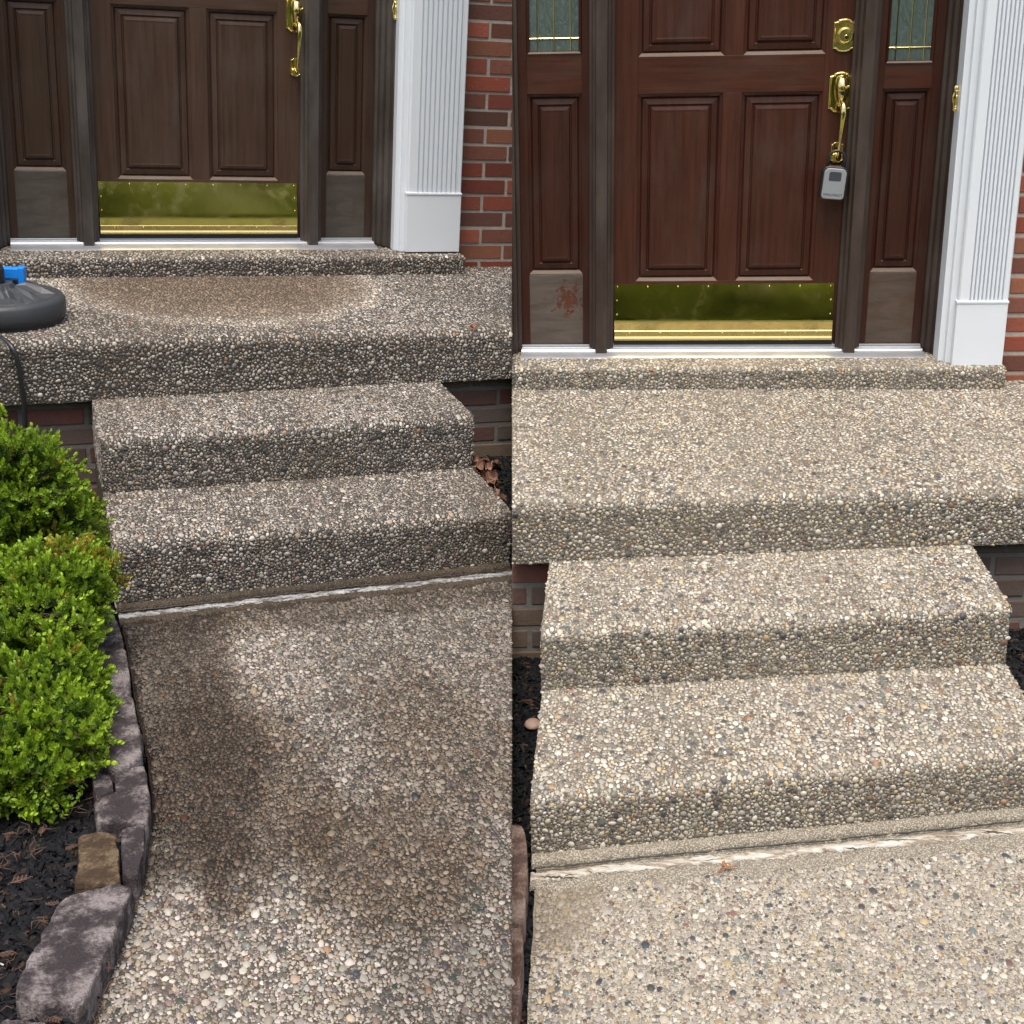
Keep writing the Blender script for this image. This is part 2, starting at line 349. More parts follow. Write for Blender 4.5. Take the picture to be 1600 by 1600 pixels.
M['leaf'] = m_leafgreen('boxwood leaf', None, (.22, .38, .02)); M['treeleaf'] = m_leafgreen('tree leaf', None, (.16, .28, .03))
M['twig'] = m_plain('twig', (.06, .042, .028), .8)
M['bark'] = m_plain('bark', (.09, .07, .055), .9, 0, .4, 12, .6)
def m_stone(name, a, b, c):
    k = NT(name); n = k.noise(10, 10, .78); col = k.ramp(n, [(.44, a), (.5, b), (.56, c)])
    col = k.mix(k.math('MULTIPLY', k.t_smooth(k.noise(120, 6, .8), .48, .62), .55), col, [v * .7 for v in a])
    k.set(col, .82, spec=.3); k.bump(k.math('ADD', k.noise(40, 7, .7), k.math('MULTIPLY', k.noise(160, 4, .7), .6)), 1.0, .012); return k.m
M['stone'] = m_stone('purple grey sandstone', (.050, .040, .043), (.155, .13, .13), (.33, .29, .285)); M['stonet'] = m_stone('tan sandstone', (.07, .045, .026), (.15, .10, .058), (.22, .165, .11))
M['stoner'] = m_stone('pinkish sandstone', (.13, .082, .066), (.26, .17, .135), (.35, .27, .22))
def m_mulch():
    k = NT('black dyed mulch'); a = k.n('ShaderNodeVertexColor'); a.layer_name = 'Col'; k.set(a.outputs[0], .8, spec=.2); k.bump(k.noise(240, 4, .7, k.mapped((1, .3, 1))), .8, .002); return k.m
M['mulch'] = m_mulch()
M['dead'] = m_plain('dead foliage', (.085, .046, .030), .75, 0, .45, 60, .2); M['dleaf'] = m_plain('dry leaf', (.19, .10, .065), .7, 0, .4, 40, .3)
M['rustleaf'] = m_plain('rust leaf', (.30, .10, .03), .6, 0, .3, 60, .2); M['pale'] = m_plain('bleached wood', (.5, .47, .42), .7)
M['fillet0'] = m_mortar('dirty cement fillet', (.055, .047, .037)); M['fillet1'] = m_mortar('washed cement fillet', (.24, .205, .155))
def m_caulk(name, a, b, c):
    k = NT(name); n = k.noise(1, 8, .7, k.mapped((14, 70, 30)), 1.2); col = k.ramp(n, [(.41, a), (.49, b), (.60, c)]); cr = k.t_smooth(k.noise(1, 6, .6, k.mapped((10, 120, 30)), .8), .60, .63); col = k.mix(cr, col, (.02, .018, .015)); k.set(col, .6); k.bump(n, .8, .004); return k.m
M['caulk0'] = m_caulk('old sealant', (.06, .052, .043), (.20, .195, .19), (.34, .35, .36)); M['caulk1'] = m_caulk('old sealant washed', (.19, .155, .11), (.38, .335, .265), (.46, .48, .45))
M['lawn'] = m_plain('grass', (.105, .13, .055), .9, 0, .5, 3, .5); M['dirt'] = m_plain('soil', (.03, .025, .02), .95, 0, .4, 8, .5)
M['pebpink'] = m_plain('pink pebble', (.36, .24, .20), .6)
M['conc'] = m_plain('pale concrete block', (.40, .43, .40), .8, 0, .15, 20, .4)

# ------------------------------------------------------------------ pebbles: real stones set in the cement
TS = 1.2
def dart_patch():
    N = 800; occ = np.zeros((N, N), bool); px = TS / N; out = []
    yy, xx = np.mgrid[-14:15, -14:15]
    for r, tries in ((.0135, 160), (.0112, 500), (.0094, 1300), (.0080, 3000), (.0069, 6000), (.0060, 12000), (.0050, 16000), (.0040, 22000), (.0031, 26000)):
        rr = r / px; m = (xx ** 2 + yy ** 2) <= (rr * .93) ** 2; dx = xx[m]; dy = yy[m]
        P = rng.random((tries, 2)) * N
        for (a, b) in P:
            i = int(a); j = int(b)
            if occ[i, j]: continue
            I = (i + dx) % N; J = (j + dy) % N
            if occ[I, J].any(): continue
            occ[I, J] = True; out.append((a * px, b * px, r))
    return np.array(out)
PATCH = dart_patch()
PAL = [np.array([(.42, .40, .37, 3.2), (.51, .495, .47, 2.0), (.33, .315, .29, 3), (.21, .195, .18, 2.5), (.09, .09, .09, 1.8), (.045, .055, .06, .9), (.36, .30, .23, .9), (.30, .18, .11, .16), (.25, .19, .155, .7), (.15, .175, .175, .4)]),
       np.array([(.55, .515, .435, 3.4), (.64, .62, .57, 2.3), (.50, .455, .37, 2.6), (.38, .365, .34, 2.4), (.24, .215, .18, 1.6), (.07, .08, .09, 1.2), (.48, .38, .22, .7), (.36, .21, .12, .2), (.20, .125, .10, .6), (.15, .19, .19, .5), (.54, .45, .28, .45)])]
PAL[1][:, :3] *= np.array([.95, .925, .885]); PAL[0][:, :3] *= np.array([1.03, .99, .93])
SEG = 7
def pebbles(s, a0, a1, b0, b1, func, flat=.5, keep=1.0, sc=1.0, bright=1.0, sink=0.0, rmin=0):
    pts = []
    ox, oy = rng.random(2) * TS
    for i in range(int(math.floor(a0 / sc / TS)) - 1, int(a1 / sc / TS) + 2):
        for j in range(int(math.floor(b0 / sc / TS)) - 1, int(b1 / sc / TS) + 2):
            q = PATCH.copy(); q[:, 0] += i * TS - ox + TS; q[:, 1] += j * TS - oy + TS; pts.append(q)
    q = np.vstack(pts) * sc
    q = q[(q[:, 0] > a0) & (q[:, 0] < a1) & (q[:, 1] > b0) & (q[:, 1] < b1) & (q[:, 2] > rmin)]
    if keep < 1: q = q[rng.random(len(q)) < keep]
    pos, ta, tb, n = func(q[:, 0], q[:, 1]); r = q[:, 2]
    ok = in_view(pos, s) & (sdist(pos, s) > r * .6); pos, ta, tb, n, r = pos[ok], ta[ok], tb[ok], n[ok], r[ok]; k = len(r)
    if k == 0: return None
    th = rng.random(k) * 2 * PI; asp = .58 + .40 * rng.random(k); R = r * (1.05 + .12 * rng.random(k))
    ang = np.arange(SEG) * 2 * PI / SEG
    wob = 1 + (rng.random((k, SEG)) - .5) * .34
    h = r * flat * (.55 + .75 * rng.random(k)); bury = r * .16 * rng.random(k) ** 2; tilt = (rng.random((k, 2)) - .5) * .5
    verts = np.zeros((k, 2 * SEG + 1, 3))
    for ring, (rr, zz) in enumerate(((1.0, -.25), (.72, .70))):
        lx = np.cos(ang)[None] * wob * rr * R[:, None]; ly = np.sin(ang)[None] * wob * rr * (R * asp)[:, None]
        x = lx * np.cos(th)[:, None] - ly * np.sin(th)[:, None]; y = lx * np.sin(th)[:, None] + ly * np.cos(th)[:, None]
        z = h[:, None] * zz + (x * tilt[:, :1] + y * tilt[:, 1:]) * (.5 if ring else .1) - sink * r[:, None] - bury[:, None]
        verts[:, ring * SEG:(ring + 1) * SEG] = pos[:, None] + x[..., None] * ta[:, None] + y[..., None] * tb[:, None] + z[..., None] * n[:, None]
    verts[:, -1] = pos + (h - sink * r - bury)[:, None] * n
    f = []
    for i in range(SEG):
        j = (i + 1) % SEG; f += [(i, j, SEG + j), (i, SEG + j, SEG + i), (SEG + i, SEG + j, 2 * SEG)]
    f = np.array(f); faces = (f[None] + (np.arange(k) * (2 * SEG + 1))[:, None, None]).reshape(-1, 3)
    p = PAL[s]; ci = rng.choice(len(p), k, p=p[:, 3] / p[:, 3].sum()); c = p[ci, :3] * (.7 + .5 * rng.random((k, 1))) * bright + (rng.random((k, 3)) - .5) * .02
    c = np.clip(c, .01, .9); c4 = np.hstack([c, np.ones((k, 1))]); cols = np.repeat(c4, 2 * SEG + 1, axis=0)
    return verts.reshape(-1, 3), faces, cols
def merge(L):
    L = [x for x in L if x is not None]
    if not L: return None
    V = []; Fc = []; Cc = []; off = 0
    for v, f, c in L: V.append(v); Fc.append(f + off); Cc.append(c); off += len(v)
    return np.vstack(V), np.vstack(Fc), np.vstack(Cc)

def arc_corner(A, B, C, r, n=5):
    """round the corner B of polyline A-B-C; points carry (y, z, ay, tz)"""
    A, B, C = map(np.array, (A, B, C)); u = (A - B)[:2]; v = (C - B)[:2]; u = u / np.linalg.norm(u); v = v / np.linalg.norm(v)
    p = B[:2] + u * r; q = B[:2] + v * r; out = []
    for i in range(n + 1):
        t = i / n; w2 = (1 - t) ** 2 * p + 2 * t * (1 - t) * B[:2] + t * t * q; out.append(np.array([w2[0], w2[1], B[2], B[3]]))
    return out
XP = .45
def cast(name, parent, s, line, back, x0, x1, mats, ends=(True, False), r=.028, flat=.35, psc=.73, rough=.0012, bright=1.0):
    """a cast block: exposed line (from back to front and down) extruded along X, closed by the hidden points of back"""
    L = [np.array(line[0], float)] + [q for i in range(1, len(line) - 1) for q in (arc_corner(line[i - 1], line[i], line[i + 1], r))] + [np.array(line[-1], float)]
    poly = L + [np.array(b, float) for b in back]; n = len(poly)
    xs = np.linspace(x0, x1, 26); mb = MB(); vs = []
    for i, x in enumerate(xs):
        for j, q in enumerate(poly):
            dz = (random.random() - .5) * rough if 0 < j < len(L) - 1 else 0
            vs.append((x, q[0] + q[2] * (x - XP) + dz * .6, q[1] + q[3] * (x - XP) + dz))
    fs = [(i * n + j, i * n + (j + 1) % n, (i + 1) * n + (j + 1) % n, (i + 1) * n + j) for i in range(25) for j in range(n)]
    fs += [tuple(range(n)), tuple(25 * n + j for j in range(n))[::-1]]
    mb.add(vs, fs)
    A = np.array(L); seg = A[1:, :2] - A[:-1, :2]
    st = np.where(np.abs(seg[:, 0]) > np.abs(seg[:, 1]), 1.4, 1.0); ln = np.linalg.norm(seg, axis=1); cum = np.concatenate([[0], np.cumsum(ln / st)])
    def func(a, b):
        i = np.clip(np.searchsorted(cum, b, side='right') - 1, 0, len(seg) - 1); t = ((b - cum[i]) / (cum[i + 1] - cum[i]))[:, None]
        q = A[i] * (1 - t) + A[i + 1] * t
        pos = np.stack([a, q[:, 0] + q[:, 2] * (a - XP), q[:, 1] + q[:, 3] * (a - XP)], 1)
        d = seg[i] / ln[i][:, None]; tb = np.stack([np.zeros(len(a)), d[:, 0], d[:, 1]], 1) * st[i][:, None]
        nn = np.stack([np.zeros(len(a)), d[:, 1], -d[:, 0]], 1)
        return pos, np.tile([1., 0, 0], (len(a), 1)), tb, nn
    P = [pebbles(s, x0, x1, .0, cum[-1], func, flat, bright=bright, sc=psc, rmin=.0036 if name in ('landing', 'door_step') else 0)]
    for k, x in enumerate((x0, x1)):
        if not ends[k]: continue
        nrm = np.array([-1., 0, 0]) if k == 0 else np.array([1., 0, 0])
        Y0, Y1 = A[:, 0].min(), A[:, 0].max(); Z0, Z1 = A[:, 1].min(), A[:, 1].max()
        def fe(a, b, x=x, nrm=nrm):
            pos = np.stack([np.full(len(a), x), a * 1.3 + line[-1][2] * (x - XP), b + line[1][3] * (x - XP)], 1)
            return pos, np.tile([0., 1.3, 0], (len(a), 1)), np.tile([0., 0, 1.], (len(a), 1)), np.tile(nrm, (len(a), 1))
        P.append(pebbles(s, (Y0) / 1.3, (Y1) / 1.3, Z0, Z1 - .004, fe, flat, keep=.9, sc=psc))
    return mk(name, mb, mats, parent, s, pebs=merge(P))

def porch(s):
    d = DIM[s]; words = ('unwashed grimy grey', 'freshly washed cream')[s]
    t = thing('porch_steps', s, (XP, d['s2'], d['zg']), words + ' pebble concrete porch with two steps below the door' , 'porch steps')
    bx, by, bz = BASE[t.name]
    mats = [M['mat%d' % s], M['peb%d' % s]]; mats_l = mats if s else [M['mat0l'], M['peb0l']]
    # patches in the landing material are placed in the porch's own coordinates
    zs = d['zsill'] - .004
    cast('door_step', t, s, [(.02, zs, 0, 0), (d['ds'], zs, 0, 0), (d['ds'], d['zp'] - .005, 0, 0)], [(.02, d['zp'] - .005, 0, 0)], -.98, d['xstep'], mats, (False, True), .02)
    a1, t1, a2, t2, a3, t3, tg = d['ay1'], d['ty1'], d['ay2'], d['ty2'], d['ay3'], d['ty3'], d['tyg']
    cast('landing', t, s, [(.05, d['zp'], 0, 0), (d['pf'], d['zp'], a1, t1), (d['pf'], d['z1'] - .004, a1, t2)], [(d['pf'] + .2, d['z1'] - .004, a1, t2), (d['pf'] + .2, d['zp'] - .12, a1, t1), (.05, d['zp'] - .12, 0, 0)], -2.1, 2.5, mats_l, (False, False), .042)
    cast('upper_step', t, s, [(d['pf'] + .06, d['z1'], a1, t2), (d['s1'], d['z1'], a2, t2), (d['s1'], d['z2'] - .004, a2, t3)], [(d['pf'] + .1, d['z2'] - .004, a1, t3)], d['xL'], d['xR'], mats, (True, True), .040)
    cast('lower_step', t, s, [(d['s1'] + .06, d['z2'], a2, t3), (d['s2'], d['z2'], a3, t3), (d['s2'], d['zg'] - .03, a3, tg)], [(d['pf'] + .1, d['zg'] - .03, a2, tg), (d['pf'] + .1, d['z2'] - .006, a2, t3)], d['xL'] + .002, d['xR'] + .003, mats, (True, True), .046)
    return t

# the landing stain is given in local porch coordinates; shift it to the part's object space
def shift_blobs(mat, dx, dy):
    for n in mat.node_tree.nodes:
        if n.type == 'TEX_COORD':
            mp = mat.node_tree.nodes.new('ShaderNodeMapping'); mp.inputs['Location'].default_value = (dx, dy, 0)
            for l in list(n.outputs['Object'].links):
                to = l.to_socket; mat.node_tree.links.remove(l); mat.node_tree.links.new(mp.outputs[0], to)
            mat.node_tree.links.new(n.outputs['Object'], mp.inputs[0]); break
for k in ('mat0l', 'peb0l'): shift_blobs(M[k], XP, DIM[0]['s2'])

def walk(s):
    d = DIM[s]; tg = d['tyg']; mats = [M['mat%dw' % s], M['peb%dw' % s]]
    if s == 0: edge = [(-.122, -2.30), (-.118, -2.55), (-.121, -2.93), (-.117, -3.10), (-.117, -3.26), (-.126, -3.44), (-.150, -3.62), (-.182, -3.76), (-.223, -3.90), (-.268, -4.03), (-.300, -4.15), (-.45, -4.6), (-.9, -6.0)]
    else: edge = [(-.185, -2.45), (-.178, -2.63), (-.173, -2.88), (-.167, -3.16), (-.16, -3.6), (-.15, -4.4), (-.15, -5.6)]
    E = np.array(edge); ys = np.concatenate([np.linspace(E[0, 1], -4.3, 60), np.linspace(-4.35, E[-1, 1], 12)])
    ex = np.interp(-ys, -E[:, 1], E[:, 0]); ex[1:60] += (rng.random(59) - .5) * .004
    mb = MB(); nx = 14; top = []
    for y, x0 in zip(ys, ex):
        for i in range(nx):
            x = x0 + (d['xR'] + .1 - x0) * i / (nx - 1); dz = (random.random() - .5) * .0006
            top.append((x, y, d['zg'] + tg * (x - XP) + (dz if i else -.004)))
    n = len(ys); fs = [(j * nx + i, (j + 1) * nx + i, (j + 1) * nx + i + 1, j * nx + i + 1) for j in range(n - 1) for i in range(nx - 1)]
    bot = [(x, y, z - .09) for x, y, z in top]; N = len(top)
    fs += [(j * nx, (j + 1) * nx, N + (j + 1) * nx, N + j * nx) for j in range(n - 1)]
    fs += [(j * nx + nx - 1, (j + 1) * nx + nx - 1, N + (j + 1) * nx + nx - 1, N + j * nx + nx - 1)[::-1] for j in range(n - 1)]
    mb.add(top + bot, fs)
    off = .115 if s == 0 else .14
    def func(a, b):
        y = -b * 1.35; pos = np.stack([a, y, d['zg'] + tg * (a - XP)], 1); k = len(a)
        return pos, np.tile([1., 0, 0], (k, 1)), np.tile([0., 1.35, 0], (k, 1)), np.tile([0., 0, 1.], (k, 1))
    pb = pebbles(s, -.6, d['xR'] + .1, 2.3 / 1.35, 4.6 / 1.35, func, .36 if s == 0 else .30, sc=.80 if s == 0 else .76, sink=.02, bright=(.70, .86)[s])
    pb = merge([pb, pebbles(s, -.6, d['xR'] + .1, 2.3 / 1.35, 4.6 / 1.35, func, .36, keep=.75, sc=.42, bright=(.56, .8)[s])])
    v, f, c = pb; per = 2 * SEG + 1; top0 = v.reshape(-1, per, 3)[:, -1]; xe = np.interp(-top0[:, 1], -E[:, 1], E[:, 0]); yfront = d['s2'] + d['ay3'] * (top0[:, 0] - XP) - off + .02 * np.sin(top0[:, 0] * 31) * rng.random(len(top0))
    ok = (top0[:, 0] > xe + .008) & (top0[:, 1] < yfront)
    idx = np.where(ok)[0]; v = v.reshape(-1, per, 3)[idx].reshape(-1, 3); c = c.reshape(-1, per, 4)[idx].reshape(-1, 4); base = f[:SEG * 3]; f = (base[None] + (np.arange(len(idx)) * per)[:, None, None]).reshape(-1, 3)
    w_ = mk('walkway', mb, mats, None, s, (0, 0, 0), pebs=(v, f, c), kind='structure')
    # cement fillet and the split sealant in the joint under the lowest riser
    t = thing('joint_sealant', s, (XP, d['s2'] - .06, d['zg']), ('cracked dirty white sealant bead under the grimy lowest riser', 'cracked peeling cream sealant bead under the washed lowest riser')[s], 'sealant')
    def ribbon(ya, yb, z, th, wob, seedk, n=260, lift=0):
        m_ = MB(); xs = np.linspace(d['xL'] + .004, d['xR'], n); r2 = np.random.default_rng(seedk)
        f = lambda q: np.convolve(r2.normal(size=n + q), np.ones(q) / q ** .6, 'valid')[:n]
        wa = (f(14) * .8 + f(3) * .5) * wob; wb = (f(10) * .8 + f(2) * .5) * wob
        vs = []
        for i, x in enumerate(xs):
            b = d['s2'] + d['ay3'] * (x - XP); zz = d['zg'] + tg * (x - XP) + z + r2.normal() * .0006
            A_ = b + ya + wa[i]; B_ = b + yb + wb[i]
            vs += [(x, A_, zz - .012), (x, A_, zz + lift), (x, A_ * .65 + B_ * .35, zz + th), (x, A_ * .3 + B_ * .7, zz + th * .9), (x, B_, zz), (x, B_, zz - .012)]
        fs = [(i * 6 + j, (i + 1) * 6 + j, (i + 1) * 6 + j + 1, i * 6 + j + 1) for i in range(n - 1) for j in range(5)]
        return m_.add(vs, [f[::-1] for f in fs])
    mk('cement_fillet', ribbon(.02, (-.024, -.034)[s], .010, .008, .0045, 5 + s, lift=.016), M['mat%dw' % s], t, s, smooth=True)
    mk('sealant_bead', ribbon((-.044, -.056)[s], -off + (.040, .050)[s], .003, .006, .006, 15 + s), M['caulk%d' % s], t, s, smooth=True)
    cm = MB(); r3 = np.random.default_rng(40 + s); x = d['xL'] + .01
    while x < d['xR'] - .05:
        Lc = .10 + .35 * r3.random(); k_ = int(Lc / .008) + 3; xs_ = np.linspace(x, min(x + Lc, d['xR'] - .02), k_); wy = np.cumsum(r3.normal(size=k_)) * .0009
        cm.tube([(a_, d['s2'] + d['ay3'] * (a_ - XP) + (-.034, -.046)[s] + w_y, d['zg'] + tg * (a_ - XP) + (.0065, .008)[s]) for a_, w_y in zip(xs_, wy - wy.mean())], [.0004] + [.0014 + .0016 * r3.random() for _ in range(k_ - 2)] + [.0004], 5)
        x += Lc + .02 * r3.random()
    mk('joint_crack', cm, M['rubber'], t, s)
    mk('cement_smear', ribbon(-off + .056, -off + .008, .001, .0025, .012, 25 + s), M['mat%dw' % s], t, s, smooth=True)

# ------------------------------------------------------------------ brickwork
def bricks(name, s, x0, x1, z0, z1, yf, label, dark=False, depth=.10, holes=(), zoff=0.0, xoff=0.0, slope=0):
    pitch = .0757; L = .225; j = .015
    t = thing(name, s, ((x0 + x1) / 2, yf + depth / 2, z0), label, 'brick wall')
    mo = MB(); x_ = lambda x, y: y + slope * (x - XP)
    def ybox(mb, a, b, ya, yb, c, e):
        vs = [(x, y + slope * (x - XP), z) for x in (a, b) for y in (ya, yb) for z in (c, e)]
        mb.add(vs, [(0, 1, 3, 2), (4, 6, 7, 5), (0, 4, 5, 1), (2, 3, 7, 6), (0, 2, 6, 4), (1, 5, 7, 3)])
    ybox(mo, x0, x1, yf + .0035, yf + depth, z0, z1)
    mk('mortar_bed', mo, M['mortard' if dark else 'mortar'], t, s)
    mb = MB(); cols = []; k0 = int(math.floor((z0 - zoff) / pitch)); z = zoff + k0 * pitch; row = k0
    pal = [(.30, .075, .045), (.34, .09, .055), (.25, .065, .045), (.22, .085, .06), (.33, .13, .075), (.16, .07, .055), (.37, .11, .07)]
    if dark: pal = [(.19, .105, .085), (.15, .11, .095), (.23, .095, .075), (.14, .115, .10), (.20, .15, .11)]
    while z < z1:
        x = x0 - L + ((row % 2) * .5 * L + xoff) % L
        while x < x1:
            a = max(x, x0) + j / 2; b = min(x + L, x1) - j / 2; c = max(z, z0) + j / 2; e = min(z + pitch, z1) - j / 2
            if b - a > .02 and e - c > .012:
                n0 = len(mb.v); jy = (random.random() - .5) * .004; jz = [(random.random() - .5) * .0025 for _ in range(4)]
                ybox(mb, a + jz[0], b + jz[1], yf + jy, yf + .05, c + jz[2], e + jz[3])
                col = random.choice(pal); f = .75 + .5 * random.random(); cols += [tuple(q * f for q in col)] * (len(mb.v) - n0)
            x += L
        z += pitch; row += 1
    mk('brick_face', mb, M['brickd' if dark else 'brick'], t, s, colors=cols, bevel=.004)
    return t

# ------------------------------------------------------------------ joinery
PR = [(0, 0), (.003, .004), (.012, .011), (.016, .018), (.020, .012), (.040, .008), (.044, .014), (.047, .014), (.052, .004), (.062, .0015), (.068, .0025)]
def panel(name, parent, s, x0, x1, z0, z1, y=0.0, mat='woodf'):
    mb = MB(); mb.rings(x0 - .001, x1 + .001, z0 - .001, z1 + .001, [(a, b + y) for a, b in PR], 0, 1)
    b = mk(name, mb, [M['%s%d' % (mat, s)], M['ledge%d' % s]], parent, s)
    return b
def screw(parent, s, x, y, z, r=.0032, mat='brassd'):
    mb = MB(); Mx = Matrix.Rotation(PI / 2, 3, 'X'); mb.lathe([(r, 0), (r * .95, .0012), (r * .5, .0022), (.0002, .0024)], 10, (x, y, z), Mx); mk('screw', mb, M[mat], parent, s, smooth=True)

def plate_outline(w, h, k=8):
    """escutcheon outline: straight sides, ogee shoulders and an arched head and foot"""
    P = []
    for sg in (1, -1):
        a = [(w / 2, 0), (w / 2, h * .36), (w * .5, h * .395), (w * .40, h * .405), (w * .33, h * .425)] + [(w * .33 * math.cos(t), h * .425 + (h * .075) * math.sin(t)) for t in np.linspace(.25, PI - .25, k)] + [(-w * .33, h * .425), (-w * .40, h * .405), (-w * .5, h * .395), (-w / 2, h * .36)]
        P += [(x * sg, y * sg) for x, y in a]
    return P
def escutcheon(mb, x, z, w, h, y=0.0):
    P = plate_outline(w, h); n = len(P); vs = []
    for k, yy in ((1, 0), (1, -.004), (.93, -.007), (.86, -.007), (.83, -.005), (.78, -.005)): vs += [(x + p * k, y + yy, z + q * (k * .5 + .5 if k < 1 else 1)) for p, q in P]
    fs = [(r * n + i, r * n + (i + 1) % n, (r + 1) * n + (i + 1) % n, (r + 1) * n + i) for r in range(5) for i in range(n)]; fs.append(tuple(5 * n + i for i in range(n)))
    mb.add(vs, fs)

def entrance(s):
    d = DIM[s]; w_ = ('weathered brown', 'reddish')[s]; K = .864
    # ---- door leaf
    t = thing('front_door', s, (K / 2, 0, -.02), ('faded brown panelled front door above the grimy porch', 'reddish mahogany panelled front door above the washed porch')[s], 'door')
    x0, x1 = -.035, .897; Z1 = 2.06; px = [(.085, .405), (.478, .780)]; pz = [(.235, .950), (1.085, 1.93)]
    wd = M['wood%d' % s]; wh = M['woodh%d' % s]
    mb = MB()
    for a, b in ((x0, px[0][0]), (px[1][1], x1)): mb.box(a, b, 0, .044, -.018, Z1)
    mk('stile', mb, wd, t, s, bevel=.0012)
    mb = MB(); mb.box(px[0][1], px[1][0], .0006, .044, pz[0][0], pz[0][1]); mb.box(px[0][1], px[1][0], .0006, .044, pz[1][0], pz[1][1]); mk('mullion', mb, wd, t, s, bevel=.0012)
    for a, b in ((-.018, pz[0][0]), (pz[0][1], pz[1][0]), (pz[1][1], Z1)):
        mb = MB(); mb.box(px[0][0], px[1][1], .0003, .044, a, b); mk('rail', mb, wh, t, s, bevel=.0012)
    for a, b in px:
        for c, e in pz: panel('raised_panel', t, s, a, b, c, e)
    # bowed brass plate: a thin sheet standing off the door
    def lean(u):
        H = (zz1 - zz0) / 720; y = -.0015
        for q in range(720):
            m_ = (q + .5) / 720
            if m_ > u: y -= H * math.tan(math.radians(tl0 + (tl1 - tl0) * min(1, m_ * 1.0) + 6.2 * min(1, max(0, (m_ - .18) / .08))))
        return y
    tl0, tl1 = ((2.2, 3.6), (1.4, 2.6))[s]
    mb = MB(); n = 18; zz0, zz1 = .040, d['kh']; vs = []
    for i in range(n + 1):
        u = i / n; z = zz0 + (zz1 - zz0) * u; by = lean(u)
        for k in range(13):
            x = K * k / 12; vs.append((x, by + .00006 * math.sin(k * 2.1 + i * .7), z))
    m = 13; fs = [(i * m + k, i * m + k + 1, (i + 1) * m + k + 1, (i + 1) * m + k) for i in range(n) for k in range(12)]
    vs += list(vs); o0 = m * (n + 1); nf0 = len(fs); b0 = len(vs); vs += [(x, -.0002, z) for x, y, z in vs[:o0]]; fs += [(k + 1, k, b0 + k, b0 + k + 1) for k in range(12)] + [(n * m + k, n * m + k + 1, b0 + n * m + k + 1, b0 + n * m + k) for k in range(12)]
    fs += [(i * m, (i + 1) * m, b0 + (i + 1) * m, b0 + i * m)[::-1] for i in range(n)] + [(i * m + 12, (i + 1) * m + 12, b0 + (i + 1) * m + 12, b0 + i * m + 12) for i in range(n)]
    fs = fs[:nf0] + [tuple(q + o0 if q < o0 else q for q in f) for f in fs[nf0:]]
    mb.add(vs, fs); kp = mk('kick_plate', mb, M['plate%d' % s], t, s, smooth=False); BASE[kp.name] = BASE[t.name]
    for p in kp.data.polygons: p.use_smooth = p.index < n * 12
    for k in range(8): screw(kp, s, .012 + (K - .024) * k / 7, -.0035, zz1 - .010)
    for k in (.35, .65):
        for x in (.010, K - .010): screw(kp, s, x, lean(k), zz0 + (zz1 - zz0) * k)
    mb = MB(); mb.prism([(0, .042), (-.022, .042), (-.0255, .036), (-.0265, .016), (-.030, .008), (-.030, .001), (0, .001)], .0, K, 'x'); sw = mk('door_sweep', mb, M['brassd'], t, s, bevel=.001)
    BASE[sw.name] = BASE[t.name]
    for k in range(7): screw(sw, s, .06 + (K - .12) * k / 6, -.0257, .030)
    mb = MB(); mb.box(-.002, K + .004, -.018, .03, -.024, -.001); mk('bottom_seal', mb, M['rubber'], t, s)
    # hardware
    X = .846 if s else .862
    mb = MB(); escutcheon(mb, X, 1.148, .082, .118); db = mk('deadbolt', mb, M['brassd'], t, s, bevel=.0008); BASE[db.name] = BASE[t.name]
    Rx = Matrix.Rotation(PI / 2, 3, 'X')
    mb = MB(); mb.lathe([(.030, .004), (.030, .008), (.0265, .022), (.0235, .025), (.0232, .0235), (.001, .0235)], 32, (X + .002, 0, 1.148), Rx); cy = mk('lock_cylinder', mb, M['brassd'], db, s, smooth=False, bevel=.0006)
    mb = MB(); mb.lathe([(.0085, .0236), (.0085, .0262), (.0075, .0268), (.0005, .0268)], 20, (X + .004, 0, 1.142), Rx); mb.box(X + .003, X + .0055, -.0275, -.026, 1.136, 1.146, 1); mk('keyway', mb, [M['brass'], M['black']], db, s)
    mb = MB(); escutcheon(mb, X, .945, .090, .150); hs = mk('handle_set', mb, M['brass'], t, s, bevel=.0008); BASE[hs.name] = BASE[t.name]
    # swelling body that carries the thumb latch
    mb = MB(); vs = []; fs = []; n = 16
    body = [(.055, .008, .004), (.052, .016, .014), (.040, .024, .030), (.015, .028, .040), (-.010, .026, .038), (-.034, .020, .030), (-.052, .013, .022), (-.060, .006, .010)]
    for z, wx, dy in body:
        for k in range(n):
            a = PI * k / (n - 1); vs.append((X - math.cos(a) * wx, -.005 - math.sin(a) * dy, .953 + z))
    for i in range(len(body) - 1):
        for k in range(n - 1): fs.append((i * n + k, i * n + k + 1, (i + 1) * n + k + 1, (i + 1) * n + k))
    fs += [tuple(range(n)), tuple((len(body) - 1) * n + k for k in range(n))[::-1]]
    mb.add(vs, fs); mk('latch_housing', mb, M['brass'], hs, s, smooth=True)
    mb = MB(); mb.tube([(X + .004, -.03, .958), (X + .006, -.048, .962), (X + .012, -.066, .966), (X + .020, -.076, .972)], [.006, .009, .012, .006], 12, 0, .35); mk('thumb_latch', mb, M['brass'], hs, s, smooth=True)
    mb = MB(); mb.box(X - .006, X + .006, -.0475, -.030, .938, .952); mk('latch_slot', mb, M['black'], hs, s, bevel=.002)
    g = [(X, -.028, .912), (X + .002, -.052, .912), (X + .003, -.068, .900), (X + .003, -.074, .875), (X, -.076, .84), (X - .003, -.075, .80), (X - .005, -.070, .76), (X - .006, -.062, .73), (X - .006, -.052, .712), (X - .005, -.035, .703), (X - .004, -.018, .708), (X - .004, -.006, .716)]
